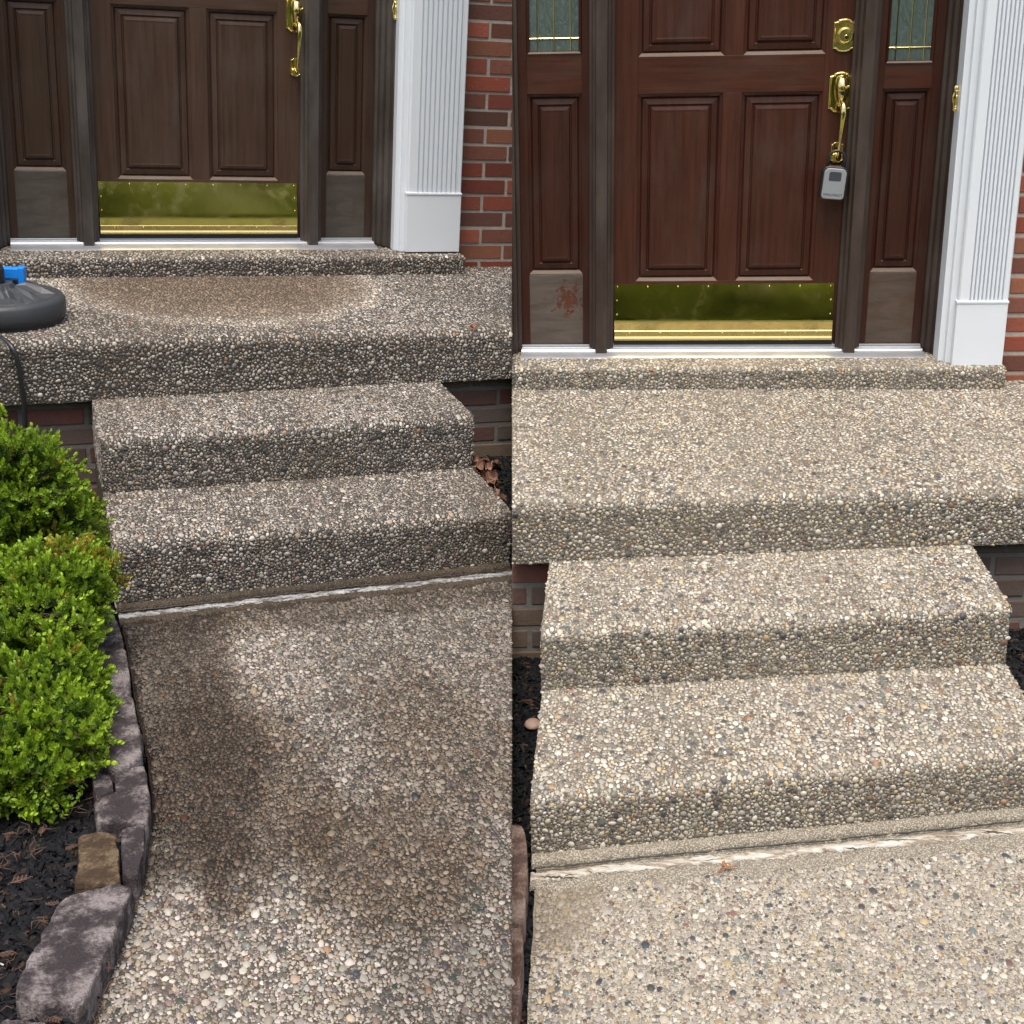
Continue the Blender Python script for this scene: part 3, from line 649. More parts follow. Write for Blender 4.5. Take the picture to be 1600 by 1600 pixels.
    rr = [.007, .009, .012, .0125, .0098, .0075, .0062, .0056, .006, .0065, .007, .009]
    if s == 0: rr = rr
    G = []; RR = []
    for i in range(len(g) - 1):
        for k in range(4): u = k / 4; G.append(tuple(Vector(g[i]).lerp(Vector(g[i + 1]), u))); RR.append(rr[i] * (1 - u) + rr[i + 1] * u)
    G.append(g[-1]); RR.append(rr[-1])
    for _ in range(3): G = [G[0]] + [tuple((Vector(G[i - 1]) + Vector(G[i]) * 2 + Vector(G[i + 1])) / 4) for i in range(1, len(G) - 1)] + [G[-1]]
    mb = MB(); mb.tube(G, RR, 14); mk('grip', mb, M['brass'], hs, s, smooth=True)
    mb = MB(); escutcheon(mb, X - .002, .725, .048, .078); mk('foot_plate', mb, M['brass'], hs, s, bevel=.0008)
    # ---- frame: mullion posts, outer jambs, head, threshold
    fr = thing('door_frame', s, (K / 2, -.05, -.05), ('weathered grey brown door frame around the faded door', 'dark brown door frame around the reddish door')[s], 'door frame')
    jm = M['jamb%d' % s]
    def post(xc, zb, lab=None):
        h = .034; P = [(-h - .014, .03), (-h - .014, -.022), (-h - .004, -.026), (-h, -.034), (-h, -.052), (-h + .010, -.056), (-h + .013, -.088), (h - .013, -.088), (h - .010, -.056), (h, -.052), (h, -.034), (h + .004, -.026), (h + .014, -.022), (h + .014, .03)]
        mb = MB(); mb.prism([(xc + a, b) for a, b in P], zb, 2.12); mk('mullion_post', mb, jm, fr, s, bevel=.0015)
    post(-.052, -.046); post(.926, -.046)
    for sg, xa in ((1, 1.214), (-1, -.372)):
        w1 = (d['cx0'] + .008 - 1.214) if sg == 1 else .10
        P = [(0, .03), (0, -.020), (.012, -.026), (.016, -.052), (.030, -.058), (.034, -.090), (.050, -.098), (.054, -.135), (w1, -.135), (w1, .03)]
        P = [(xa + sg * a, b) for a, b in P]
        if sg == 1: P = P[::-1]
        mb = MB(); mb.prism(P, -.046, 2.2); mk('side_jamb', mb, jm, fr, s, bevel=.0015)
    mb = MB(); mb.box(-.372, 1.214, -.12, .04, 2.122, 2.2); mk('head_jamb', mb, jm, fr, s, bevel=.002)
    ys, zs = d['ysill'], d['zsill']
    P = [(.03, -.026), (-.004, -.026), (-.006, -.020), (-.018, -.020), (-.020, -.030), (-.045, -.033), (-.048, -.030), (-.056, -.030), (-.060, -.036), (ys + .012, zs + .002), (ys, zs - .002), (ys, zs - .008), (.03, zs - .003)]
    mb = MB(); mb.prism(P, -.374, 1.216, 'x'); mk('threshold', mb, M['alu'], fr, s, bevel=.001)
    # ---- sidelights
    for side, (xa, xb) in enumerate(((-.3722, -.094), (.968, 1.2142))):
        lab = ('left', 'right')[side]
        adj = ('faded', 'reddish')[s]
        sw_ = thing('sidelight', s, ((xa + xb) / 2, .005, -.02), '%s wooden sidelight panel on the %s side of the %s door' % (('dull brown', 'dark brown')[s], lab, adj), 'sidelight')
        zg_ = (1.110, 1.055)[side]; ia, ib = xa + .034, xb - .034
        mat = M['side%d' % s]
        mb = MB(); mb.box(xa, ia, .003, .045, -.022, 2.1); mb.box(ib, xb, .003, .045, -.022, 2.1); mk('stile', mb, mat, sw_, s, bevel=.0012)
        mb = MB(); mb.box(ia, ib, .0033, .045, .955, zg_ - .012); mk('mid_rail', mb, M['woodh%d' % s], sw_, s, bevel=.0012)
        mb = MB(); mb.box(ia, ib, .0033, .045, 2.02, 2.1); mk('top_rail', mb, mat, sw_, s)
        bm_ = M['boardr'] if (s == 1 and side == 0) else M['board%d' % s]
        mb = MB(); mb.box(ia - .002, ib + .002, .0013, .045, -.0215, .262); br = mk('bottom_rail', mb, bm_, sw_, s, bevel=.002)
        if br is not None and s == 1 and side == 0: br['label'] = 'blistered grey board with bare red wood showing'
        panel('raised_panel', sw_, s, ia, ib, .266, .955, .004, 'side')
        mb = MB(); mb.rings(ia, ib, zg_ - .012, 2.02, [(0, .004), (.004, -.001), (.010, .004), (.013, .012)], 0, 1)
        mb.f.pop(); mb.m.pop(); mk('glazing_bead', mb, [mat, M['ledge%d' % s]], sw_, s)
        ga, gb, gz = ia + .013, ib - .013, zg_ + .001
        mb = MB(); mb.box(ga, gb, .0115, .018, gz, 2.007); gl = mk('glass_pane', mb, M['glass'], sw_, s)
        if gl is not None:
            BASE[gl.name] = BASE[sw_.name]
            cm = MB(); w2 = gb - ga
            for f in (.16, .5, .84): cm.tube([(ga + w2 * f, .0105, gz + .0), (ga + w2 * f, .0105, gz + .045 if f == -1 else 2.0)], .0024, 6)
            cm.tube([(ga, .0105, gz + .045), (gb, .0105, gz + .045)], .0024, 6)
            for f in (.16, .5, .84): cm.lathe([(.0001, -.003), (.0045, -.002), (.0045, .002), (.0001, .003)], 8, (ga + w2 * f, .0095, gz + .045), Rx)
            mk('brass_came', cm, M['brass'], gl, s)
    # ---- pilasters
    for sg in (1, -1):
        if sg == 1: xa, xb = d['cx0'], d['cx1']
        else: xa, xb = -.372 - .095 - (d['cx1'] - d['cx0']), -.372 - .095
        p = thing('pilaster', s, ((xa + xb) / 2, d['cy'] + .05, d['cz']), 'white fluted pilaster at the %s of the %s' % (('right', 'left')[sg == -1], ('faded brown door', 'reddish door')[s]), 'pilaster')
        cy_ = d['cy']; fx = (lambda x: x) if sg == 1 else (lambda x: xa + xb - x)
        def prism(P, z0, z1):
            P = [(fx(a), b) for a, b in P]
            if sg == -1: P = P[::-1]
            mb = MB(); mb.prism(P, z0, z1); return mb
        mk('backing_board', prism([(xa, -.10), (xb - .002, -.10), (xb - .002, cy_ + .03), (xa + .052, cy_ + .03), (xa + .050, cy_ + .034), (xa + .022, cy_ + .036), (xa + .020, cy_ + .060), (xa, cy_ + .062)], d['cz'] - .004, 2.6), M['white'], p, s, bevel=.0012)
        P = [(xa + .045, cy_ + .032), (xa + .045, cy_ + .010), (xa + .050, cy_ + .004), (xa + .072, cy_ + .004)]
        x = xa + .076; nf = 9; pitch = (xb - .020 - x) / nf
        for i in range(nf):
            for k in range(7):
                a = PI * k / 6; P.append((x + pitch * (.50 + .42 * k / 6), cy_ + .003 + .013 * abs(math.sin(a)) ** .6))
            x += pitch
            P.append((x, cy_ + .003))
        P += [(xb - .018, cy_ + .004), (xb - .004, cy_ + .004), (xb, cy_ + .008), (xb, cy_ + .032)]
        mk('fluted_shaft', prism(P, d['cbz'] - .002, 2.6), M['white'], p, s)
        mk('plinth_block', prism([(xa + .040, cy_ - .0005), (xb + .001, cy_ - .0005), (xb + .001, cy_ + .033), (xa + .040, cy_ + .033)][::1], d['cz'], d['cbz']), M['white'], p, s, bevel=.003)
        mk('plinth_cap', prism([(xa + .038, cy_ - .003), (xb + .003, cy_ - .003), (xb + .003, cy_ + .031), (xa + .038, cy_ + .031)], d['cbz'] - .008, d['cbz'] + .0015), M['white'], p, s, bevel=.0015)
    # ---- doorbell
    bx = 1.287 if s == 0 else 1.272; bz = .993 if s == 0 else .927
    bx = d['cx0'] - .0 if s == 0 else bx
    b = thing('doorbell', s, (bx - .02, -.135, bz), ('small ornate brass doorbell cut by the top edge, beside the shaded pilaster', 'small ornate brass doorbell on the jamb right of the reddish door')[s], 'doorbell'); X = bx - .012
    if s == 1: X = 1.243
    else: X = 1.270
    P = []
    for k in range(40):
        a = 2 * PI * k / 40; z = math.sin(a); wv = .0135 * (abs(math.cos(a)) ** .55) * (1 + .16 * math.cos(6 * z)) ; P.append((math.copysign(wv, math.cos(a)), .046 * z))
    vs = []; 
    for kk, yy in ((1, 0), (1, -.003), (.8, -.0055), (.55, -.004), (.45, -.007)): vs += [(X + q * kk, -.1352 + yy, bz + r_ * (kk * .8 + .2)) for q, r_ in P]
    mb = MB(); mb.add(vs, [(r_ * 40 + i, r_ * 40 + (i + 1) % 40, (r_ + 1) * 40 + (i + 1) % 40, (r_ + 1) * 40 + i) for r_ in range(4) for i in range(40)] + [tuple(160 + i for i in range(40))])
    for zz in (-.038, .038): mb.lathe([(.005, .004), (.0045, .008), (.001, .010)], 10, (X, -.1352, bz + zz), Rx)
    mk('bell_plate', mb, M['brass'], b, s)
    mb = MB(); mb.lathe([(.0052, .006), (.0052, .0085), (.004, .0105), (.0004, .011)], 14, (X, -.1352, bz), Matrix(((1, 0, 0), (0, 1, 0), (0, 0, 2.4))) @ Rx); mk('push_button', mb, M['brassd'], b, s, smooth=True)

def lock_box():
    s = 1; X = .832; c = Vector((X - .004, -.066, .620))
    t = thing('lock_box', s, tuple(c), 'grey and black key lock box hanging from the brass door handle', 'lock box')
    Rm = (Matrix.Rotation(math.radians(5), 3, 'Y'))
    def T(p): return tuple(Rm @ Vector(p) + c)
    def rr(w, h, r, top=1.0, n=6):
        P = []
        for cx, cz, a0 in ((w / 2 - r, h / 2 - r, 0), (-w / 2 + r, h / 2 - r, PI / 2), (-w / 2 + r * .6, -h / 2 + r * .6, PI), (w / 2 - r * .6, -h / 2 + r * .6, 1.5 * PI)):
            q = r if a0 < PI - .1 else r * .6
            for k in range(n + 1): a = a0 + PI / 2 * k / n; P.append((cx + q * math.cos(a), cz + q * math.sin(a)))
        return P
    def slab(P, layers, mat, name, parent, bev=.0015):
        n = len(P); vs = []
        for y, k in layers: vs += [T((a * k, y, b * k)) for a, b in P]
        mb = MB(); mb.add(vs, [(i * n + j, i * n + (j + 1) % n, (i + 1) * n + (j + 1) % n, (i + 1) * n + j) for i in range(len(layers) - 1) for j in range(n)] + [tuple(range(n))[::-1], tuple((len(layers) - 1) * n + j for j in range(n))])
        return mk(name, mb, M[mat], parent, s, bevel=bev)
    slab(rr(.098, .125, .026), [(.026, .94), (.022, 1), (-.016, 1), (-.020, .95)], 'black', 'body', t)
    fc = slab([(a, b - .002) for a, b in rr(.084, .114, .020)], [(-.018, 1), (-.0235, 1), (-.0255, .96)], 'grey', 'cover', t, .001); BASE[fc.name] = BASE[t.name]
    n_ = rr(.046, .034, .008); slab([(a, b + .026) for a, b in n_], [(-.0245, 1), (-.0262, 1)], 'slate', 'shutter', fc, .0005)
    # lettering on the cover
    cu = bpy.data.curves.new('lettering', 'FONT'); cu.body = 'WALLVAULT'; cu.size = .0125; cu.extrude = .0003; cu.align_x = 'CENTER'; cu.align_y = 'CENTER'
    to = bpy.data.objects.new('tmp', cu); COL.objects.link(to); dg = bpy.context.evaluated_depsgraph_get(); dg.update()
    me = bpy.data.meshes.new_from_object(to.evaluated_get(dg)); bpy.data.objects.remove(to)
    mb = MB(); mb.add([T((v.co.x, -.0259 - v.co.z * .3, v.co.y - .043)) for v in me.vertices], [tuple(p.vertices) for p in me.polygons]); mk('lettering', mb, M['black'], fc, s)
    P = [(-.030, 0, .050)] + [(-.030, 0, .085)] + [(.030 * -math.cos(a), 0, .092 + .026 * math.sin(a)) for a in np.linspace(0, PI, 12)] + [(.030, 0, .085), (.030, 0, .050)]
    mb = MB(); mb.tube([T(q) for q in P], .0058, 12); mk('shackle', mb, M['black'], t, s, smooth=True)

# ------------------------------------------------------------------ stones, mulch, litter
def stone(name, s, poly, ztop, h, mat, label, group='rough edging stones along the walk', tilt=(0, 0), bump=.010, seed=0):
    r2 = np.random.default_rng(seed + 100); P = np.array(poly, float); c = P.mean(0); na = 120; nr = 26
    base = (float(c[0]), float(c[1]), ztop - h)
    def edge(a):
        dx, dy = math.cos(a), math.sin(a); best = .05
        for i in range(len(P)):
            p, q = P[i] - c, P[(i + 1) % len(P)] - c; e = q - p; den = dx * e[1] - dy * e[0]
            if abs(den) < 1e-9: continue
            tt = (p[0] * e[1] - p[1] * e[0]) / den; u = (p[0] * dy - p[1] * dx) / den
            if tt > 0 and -1e-6 <= u <= 1 + 1e-6: best = tt
        return best
    E = np.array([edge(2 * PI * k / na) for k in range(na)]); E = (np.roll(E, 1) + 4 * E + np.roll(E, -1)) / 6; E *= 1 + .03 * np.convolve(np.tile(r2.normal(size=na), 3), np.ones(5) / 2.3, 'same')[na:2 * na]
    ph = r2.random(8) * 7; fx = r2.random(8) * 30 + 10
    from mathutils import noise as mn
    sx = r2.random() * 50
    def hz(x, y):
        v = Vector((x * 9 + sx, y * 9, seed)); q = Vector((x * 38 + sx, y * 38, seed))
        return bump * (mn.fractal(v, 1.0, 2.0, 4) * 1.0 + abs(mn.noise(q)) * -.35 + mn.noise(q * 2.7) * .12)
    vs = [(c[0], c[1], ztop + hz(c[0], c[1]))]; fs = []
    rings = [(k / (nr - 1) * .955, 0, 1) for k in range(1, nr)] + [(.982, -.0035, .8), (1.0, -.012, .5), (1.005, -.03, 0), (1.0, -h * .5, 0), (1.02, -h, 0)]
    for kr, dz, hb in rings:
        for k in range(na):
            a = 2 * PI * k / na; rr = E[k] * kr * (1 + (r2.random() - .5) * .006 * (kr > .9)); x, y = c[0] + rr * math.cos(a), c[1] + rr * math.sin(a)
            vs.append((x, y, ztop + dz + hz(x, y) * hb + (r2.random() - .5) * .0006 + tilt[0] * (x - c[0]) + tilt[1] * (y - c[1])))
    for k in range(na): fs.append((0, 1 + k, 1 + (k + 1) % na))
    for i in range(len(rings) - 1):
        for k in range(na): fs.append((1 + i * na + k, 1 + (i + 1) * na + k, 1 + (i + 1) * na + (k + 1) % na, 1 + i * na + (k + 1) % na))
    mb = MB(); mb.add(vs, fs); o = mk(name, mb, M[mat], None, s, base, label=label, category='stone', group=group)
    if o:
        for p in o.data.polygons: p.use_smooth = True
    return o

def mulch(s, x0, x1, y0, y1, zf, n, lim=None):
    """a bed of shredded black bark lying on soil"""
    mb = MB(); nx, ny = 24, 44; vs = []
    for j in range(ny + 1):
        for i in range(nx + 1):
            x = x0 + (x1 - x0) * i / nx; y = y0 + (y1 - y0) * j / ny; vs.append((x, y, zf(x, y) - .012 + .008 * random.random() - (.09 if lim and x > lim(y) - .02 else 0)))
    mb.add(vs, [(j * (nx + 1) + i, j * (nx + 1) + i + 1, (j + 1) * (nx + 1) + i + 1, (j + 1) * (nx + 1) + i) for j in range(ny) for i in range(nx)])
    X = x0 + (x1 - x0) * rng.random(n); Y = y0 + (y1 - y0) * rng.random(n)
    P = np.stack([X, Y, np.array([zf(a, b) for a, b in zip(X, Y)])], 1); ok = in_view(P, s, 250) & (sdist(P, s) > .01); P = P[ok]
    if lim: P = np.array([p for p in P if p[0] < lim(p[1]) - .016])
    mcol = [(.0075, .008, .010)] * len(mb.v)
    for p in P:
        n0 = len(mb.v)
        L = .006 + .014 * random.random() ** 2; w_ = L * (.38 + .45 * random.random()); h = w_ * (.35 + .5 * random.random())
        R = Matrix.Rotation(random.random() * 2 * PI, 3, 'Z') @ Matrix.Rotation((random.random() - .5) * 1.3, 3, 'Y') @ Matrix.Rotation((random.random() - .5) * 1.5, 3, 'X')
        q = [(-L, -w_ * .6, -h), (-L, w_ * .5, -h), (L, -w_ * .3, -h), (L * .9, w_ * .7, -h), (-L * .8, -w_ * .4, h * .7), (-L * .7, w_ * .4, h), (L * .8, -w_ * .2, h * .4), (L * .7, w_ * .3, h * .8)]
        o3 = Vector(p) + Vector((0, 0, random.random() * .010)); mb.add([tuple(R @ Vector(k) + o3) for k in q], [(0, 1, 3, 2), (4, 6, 7, 5), (0, 4, 5, 1), (2, 3, 7, 6), (0, 2, 6, 4), (1, 5, 7, 3)])
        rv = random.random(); cc = (.055, .032, .02) if rv < .05 else (.022, .018, .015) if rv < .15 else (.0075, .008, .010); f_ = .6 + .9 * random.random(); mcol += [tuple(q * f_ for q in cc)] * (len(mb.v) - n0)
    return mk('mulch', mb, M['mulch'], None, s, colors=mcol, base=((x0 + x1) / 2, (y0 + y1) / 2, zf((x0 + x1) / 2, (y0 + y1) / 2)), kind='stuff', label=('black bark mulch in the bed beside the grimy steps', 'black bark mulch in the bed beside the washed steps')[s], category='mulch')

def leafmesh(L, Wd, curl, n=5):
    mb = MB(); vs = []; fs = []
    for i in range(n + 1):
        u = i / n; w_ = Wd * math.sin(PI * min(1, u * .96 + .02)) ** .8; z = curl * L * (u - .5) ** 2 * 4
        for k, q in enumerate((-1, -.45, 0, .45, 1)): vs.append(((u - .5) * L, q * w_ * .5, z + abs(q) ** 1.5 * Wd * .28 * (1 + math.sin(i * 2))))
    for i in range(n):
        for k in range(4): fs.append((i * 5 + k, i * 5 + k + 1, (i + 1) * 5 + k + 1, (i + 1) * 5 + k))
    b = len(vs); vs += [(x, y, z - .0012) for x, y, z in vs]; fs += [tuple(b + q for q in f[::-1]) for f in fs]
    mb.add(vs, fs); mb.tube([(-L * .5, 0, curl * L), (-L * .7, .002, curl * L * .9)], .0012, 5); return mb
def place_copies(proto, s, pts, zrot=None, sc=(.8, 1.2), tilt=.5):
    """rigid copies laid out one by one"""
    for i, p in enumerate(pts):
        if i == 0: o = proto
        else: o = proto.copy(); COL.objects.link(o)
        a = random.random() * 2 * PI if zrot is None else zrot; k = sc[0] + (sc[1] - sc[0]) * random.random()
        R = Matrix.Rotation(a, 4, 'Z') @ Matrix.Rotation((random.random() - .5) * tilt, 4, 'X') @ Matrix.Rotation((random.random() - .5) * tilt, 4, 'Y')
        o.matrix_world = Matrix(MS[s].tolist()) @ Matrix.Translation(p) @ R @ Matrix.Scale(k, 4)

def needle_mesh():
    mb = MB()
    for i in range(7):
        a = random.random() * 6.3; x, y = random.random() * .03, random.random() * .03; L = .012 + .02 * random.random()
        mb.tube([(x, y, .003), (x + L * .5 * math.cos(a), y + L * .5 * math.sin(a), .006), (x + L * math.cos(a + .5), y + L * math.sin(a + .5), .002)], [.0006, .0009, .0004], 4)
    return mb
def sprig_mesh():
    mb = MB(); mb.tube([(0, 0, 0), (.03, .004, .004), (.06, -.002, .006)], [.0014, .0012, .0008], 5)
    for i in range(9):
        x = .008 + i * .006; sg = 1 if i % 2 else -1; L = .024 * (1 - i * .06)
        a = (x, 0, .003); b = (x + L * .7, sg * L * .6, .006); mb.tube([a, tuple((Vector(a) + Vector(b)) / 2 + Vector((0, 0, .002))), b], [.0014, .0022, .0008], 5)
        c = tuple((Vector(a) + Vector(b)) / 2); mb.tube([c, (c[0] + L * .45, c[1], .005)], [.0014, .0006], 4)
    return mb

# ------------------------------------------------------------------ boxwood
def boxwood(s, lumps, base, label, n_sprig, seed, bright=1.0):
    r2 = np.random.default_rng(seed); t = thing('boxwood_shrub', s, base, label, 'shrub', None)
    V = []; Fc = []; Cc = []; off = 0; stems = MB()
    area = [l[3] * l[4] + l[3] * l[5] + l[4] * l[5] for l in lumps]; tot = sum(area)
    for (cx, cy, cz, rx, ry, rz), ar in zip(lumps, area):
        c = np.array([cx, cy, cz]); R = np.array([rx, ry, rz]); k = int(n_sprig * ar / tot)
        for q in range(k):
            dr = r2.normal(size=3); dr /= np.linalg.norm(dr)
            nz = .17 * (math.sin(dr[0] * 7 + seed) + math.sin(dr[1] * 8 + 1.3 * seed) + math.sin(dr[2] * 9 + 2 * seed))
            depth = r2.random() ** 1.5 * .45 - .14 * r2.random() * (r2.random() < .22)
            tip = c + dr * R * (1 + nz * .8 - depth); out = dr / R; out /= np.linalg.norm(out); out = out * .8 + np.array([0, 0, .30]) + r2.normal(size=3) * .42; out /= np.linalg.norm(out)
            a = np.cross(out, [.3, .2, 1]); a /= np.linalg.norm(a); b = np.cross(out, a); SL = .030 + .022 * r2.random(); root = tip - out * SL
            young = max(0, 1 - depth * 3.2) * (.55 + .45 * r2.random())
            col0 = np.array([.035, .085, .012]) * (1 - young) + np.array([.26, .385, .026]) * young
            if r2.random() < .03 or (tip[0] > -.33 and -2.62 < tip[1] < -2.34 and r2.random() < .55): col0 = np.array([.34, .27, .035]) * (.6 + .6 * r2.random())
            np_ = 5
            for i in range(np_ * 2 + 1):
                lvl = (i // 2) / np_; ang = (i % 2) * PI + (i // 2) * 1.35 + r2.normal() * .2
                p0 = root + out * SL * (.15 + .85 * lvl); sp = .95 - .55 * lvl
                ld = out * (.55 + .6 * lvl) + (a * math.cos(ang) + b * math.sin(ang)) * sp; ld /= np.linalg.norm(ld)
                if i == np_ * 2: ld = out
                LL = (.0125 + .007 * r2.random()) * (1 - .2 * lvl); WW = LL * .36; sd_ = np.cross(ld, out + .1 * a); ns = np.linalg.norm(sd_)
                sd_ = sd_ / ns if ns > .05 else a; up_ = np.cross(sd_, ld)
                pts = [p0, p0 + ld * LL * .35 + sd_ * WW + up_ * .0015, p0 + ld * LL * .35 - up_ * .0008, p0 + ld * LL * .35 - sd_ * WW + up_ * .0015, p0 + ld * LL * .72 + sd_ * WW * .85 + up_ * .002, p0 + ld * LL * .72 - up_ * .0006, p0 + ld * LL * .72 - sd_ * WW * .85 + up_ * .002, p0 + ld * LL]
                V += pts; Fc += [(off, off + 1, off + 2), (off, off + 2, off + 3), (off + 1, off + 4, off + 5), (off + 1, off + 5, off + 2), (off + 2, off + 5, off + 6), (off + 2, off + 6, off + 3), (off + 4, off + 7, off + 5), (off + 5, off + 7, off + 6)]
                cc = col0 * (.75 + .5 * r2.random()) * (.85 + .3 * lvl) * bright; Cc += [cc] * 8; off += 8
            if q % 3 == 0: stems.tube([tuple(c + (tip - c) * .35), tuple(root), tuple(tip)], [.0022, .0014, .0007], 4)
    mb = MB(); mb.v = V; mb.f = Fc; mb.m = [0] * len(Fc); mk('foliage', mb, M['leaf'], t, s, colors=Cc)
    b = Vector(base)
    for (cx, cy, cz, rx, ry, rz) in lumps:
        for k in range(5): stems.tube([tuple(b + Vector((r2.normal() * .015, r2.normal() * .015, 0))), tuple(b.lerp(Vector((cx, cy, cz)), .5) + Vector((r2.normal() * .02, r2.normal() * .02, 0))), (cx + r2.normal() * rx * .3, cy + r2.normal() * ry * .3, cz + r2.normal() * rz * .3)], [.008, .006, .003], 6)
    mk('stems', stems, M['twig'], t, s)

# ================================================================== build
for s in (0, 1):
    d = DIM[s]
    porch(s); walk(s); entrance(s)
    nm = ('faded brown door', 'reddish door')[s]
    bricks('brick_wall', s, d['cx1'] - .03, 3.0, d['zp'] - .06, 2.6, d['yb'] - (.0 if s == 0 else 0), 'red brick house wall right of the %s' % nm, zoff=.051 - .0757 * 3, xoff=.16)
    bricks('brick_wall', s, -2.3, -.372 - .095 - (d['cx1'] - d['cx0']) + .03, d['zp'] - .06, 2.6, d['yb'], 'red brick house wall left of the %s' % nm, zoff=.051 - .0757 * 3)
    bricks('brick_wall', s, -2.3, 3.0, 2.601, 3.4, d['yb'], 'red brick house wall over the %s' % nm, zoff=.051 - .0757 * 3)
    bricks('foundation_wall', s, -2.0, 2.4, d['zg'] - .12, d['z1'] - .004, d['pf'] + .06, 'dark stained brick foundation under the %s porch landing' % ('grimy', 'washed')[s], dark=True, zoff=d['z1'] - .045 - .0757 * 9, xoff=.05, slope=d['ay1'])

lock_box()

# ---- mulch beds
d = DIM[0]; g0 = d['zg']
E0 = np.array([(-.128, -1.0), (-.129, -2.30), (-.118, -2.55), (-.121, -2.93), (-.117, -3.26), (-.126, -3.44), (-.150, -3.62), (-.182, -3.76), (-.223, -3.90), (-.268, -4.03), (-.300, -4.15), (-.45, -4.6)])
mulch(0, -.9, -.10, -4.6, -1.40, lambda x, y: g0 - .005 + .012 * math.sin(x * 9 + y * 5), 42000, lambda y: float(np.interp(-y, -E0[:, 1], E0[:, 0])))
mulch(0, 1.16, 2.0, -2.31, -1.36, lambda x, y: g0 + .045 + .05 * max(0, (y + 2.0)) + .01 * math.sin(x * 9 + y * 7), 11000)
g1 = DIM[1]['zg']
mulch(1, -.8, -.175, -4.2, -1.44, lambda x, y: g1 - .045 + .012 * math.sin(x * 11 + y * 5), 26000)
mulch(1, 1.11, 1.9, -2.58, -1.36, lambda x, y: g1 + .03 + .01 * math.sin(x * 9 + y * 7), 6000)
mulch(1, 1.235, 1.9, -4.2, -2.58, lambda x, y: g1 + .015 + .01 * math.sin(x * 9 + y * 7), 5000)
for s, (a, b) in ((0, (-.125, g0)), (1, (-.18, g1))): pass

# ---- edging stones of the unwashed walk
G = 'rough purple grey edging stones along the grimy walk'
zt = g0 + .05
stone('edging_stone', 0, [(-.235, -2.86), (-.225, -2.52), (-.150, -2.42), (-.132, -2.60), (-.128, -2.80), (-.131, -2.978), (-.22, -2.972)], zt, .13, 'stone', 'narrow grey edging stone half hidden under the boxwood', G, seed=1)
stone('edging_stone', 0, [(-.245, -2.99), (-.133, -2.990), (-.129, -3.23), (-.134, -3.325), (-.195, -3.352), (-.258, -3.31), (-.25, -3.10)], zt + .004, .13, 'stone', 'grey edging stone with a rippled top beside the lower boxwood', G, seed=2, bump=.016)
stone('edging_stone', 0, [(-.256, -3.330), (-.215, -3.362), (-.210, -3.44), (-.252, -3.46)], zt - .004, .12, 'stone', 'smallest grey edging stone wedged beside a larger one', G, seed=3)
stone('edging_stone', 0, [(-.204, -3.362), (-.134, -3.342), (-.134, -3.515), (-.146, -3.595), (-.254, -3.568), (-.255, -3.468), (-.206, -3.45)], zt, .13, 'stone', 'knobbly grey edging stone midway along the grimy walk', G, seed=4, bump=.014)
stone('edging_stone', 0, [(-.300, -3.59), (-.215, -3.61), (-.222, -3.78), (-.236, -3.81), (-.312, -3.765), (-.300, -3.66)], zt - .012, .12, 'stonet', 'tan edging stone behind the big mottled slab', G, seed=5)
stone('edging_stone', 0, [(-.208, -3.61), (-.155, -3.605), (-.166, -3.70), (-.186, -3.79), (-.215, -3.775)], zt, .13, 'stone', 'small purple edging stone between the tan stone and the walk', G, seed=6)
stone('edging_stone', 0, [(-.338, -3.825), (-.226, -3.812), (-.197, -3.845), (-.243, -3.971), (-.288, -4.106), (-.318, -4.185), (-.436, -4.133), (-.432, -4.08), (-.402, -4.00), (-.366, -3.906)], zt + .006, .13, 'stone', 'large mottled purple grey edging slab at the lower left corner', G, seed=7, bump=.007)
stone('edging_stone', 0, [(-.50, -4.16), (-.43, -4.15), (-.33, -4.205), (-.35, -4.40), (-.52, -4.38)], zt - .02, .12, 'stone', 'dark stone end peeping out below the big slab', G, seed=8)
mb = MB(); mb.box(-.322, -.20, -4.36, -4.205, g0 - .05, g0 + .012); mk('paver', mb, M['conc'], None, 0, (-.26, -4.28, g0 - .05), bevel=.006, label='pale concrete paver edge at the foot of the grimy walk', category='paver')
# ---- edging stones of the washed walk
G = 'pinkish edging stones beside the washed walk'
stone('edging_stone', 1, [(-.30, -2.56), (-.212, -2.575), (-.193, -2.70), (-.190, -2.86), (-.186, -2.94), (-.29, -2.94)], g1 + .05, .14, 'stoner', 'reddish edging stone nearest the washed steps', G, seed=11)
stone('edging_stone', 1, [(-.29, -2.952), (-.188, -2.955), (-.182, -3.10), (-.180, -3.24), (-.182, -3.36), (-.28, -3.36)], g1 + .045, .14, 'stoner', 'greyer pink edging stone at the bottom edge beside the washed walk', G, seed=12)

# ---- boxwoods
boxwood(0, [(-.43, -2.02, -.46, .225, .24, .20), (-.31, -2.06, -.59, .175, .24, .14), (-.52, -2.05, -.60, .2, .3, .12)], (-.46, -2.05, g0), 'rounded bright green boxwood beside the steps, the upper one', 4600, 3)
boxwood(0, [(-.38, -2.72, -.57, .205, .28, .15), (-.29, -2.60, -.52, .165, .17, .12), (-.37, -3.10, -.63, .19, .30, .13), (-.43, -3.30, -.66, .17, .20, .10)], (-.42, -2.8, g0), 'bright green boxwood with a yellowed patch, leaning over the edging stones', 7400, 5, 1.06)

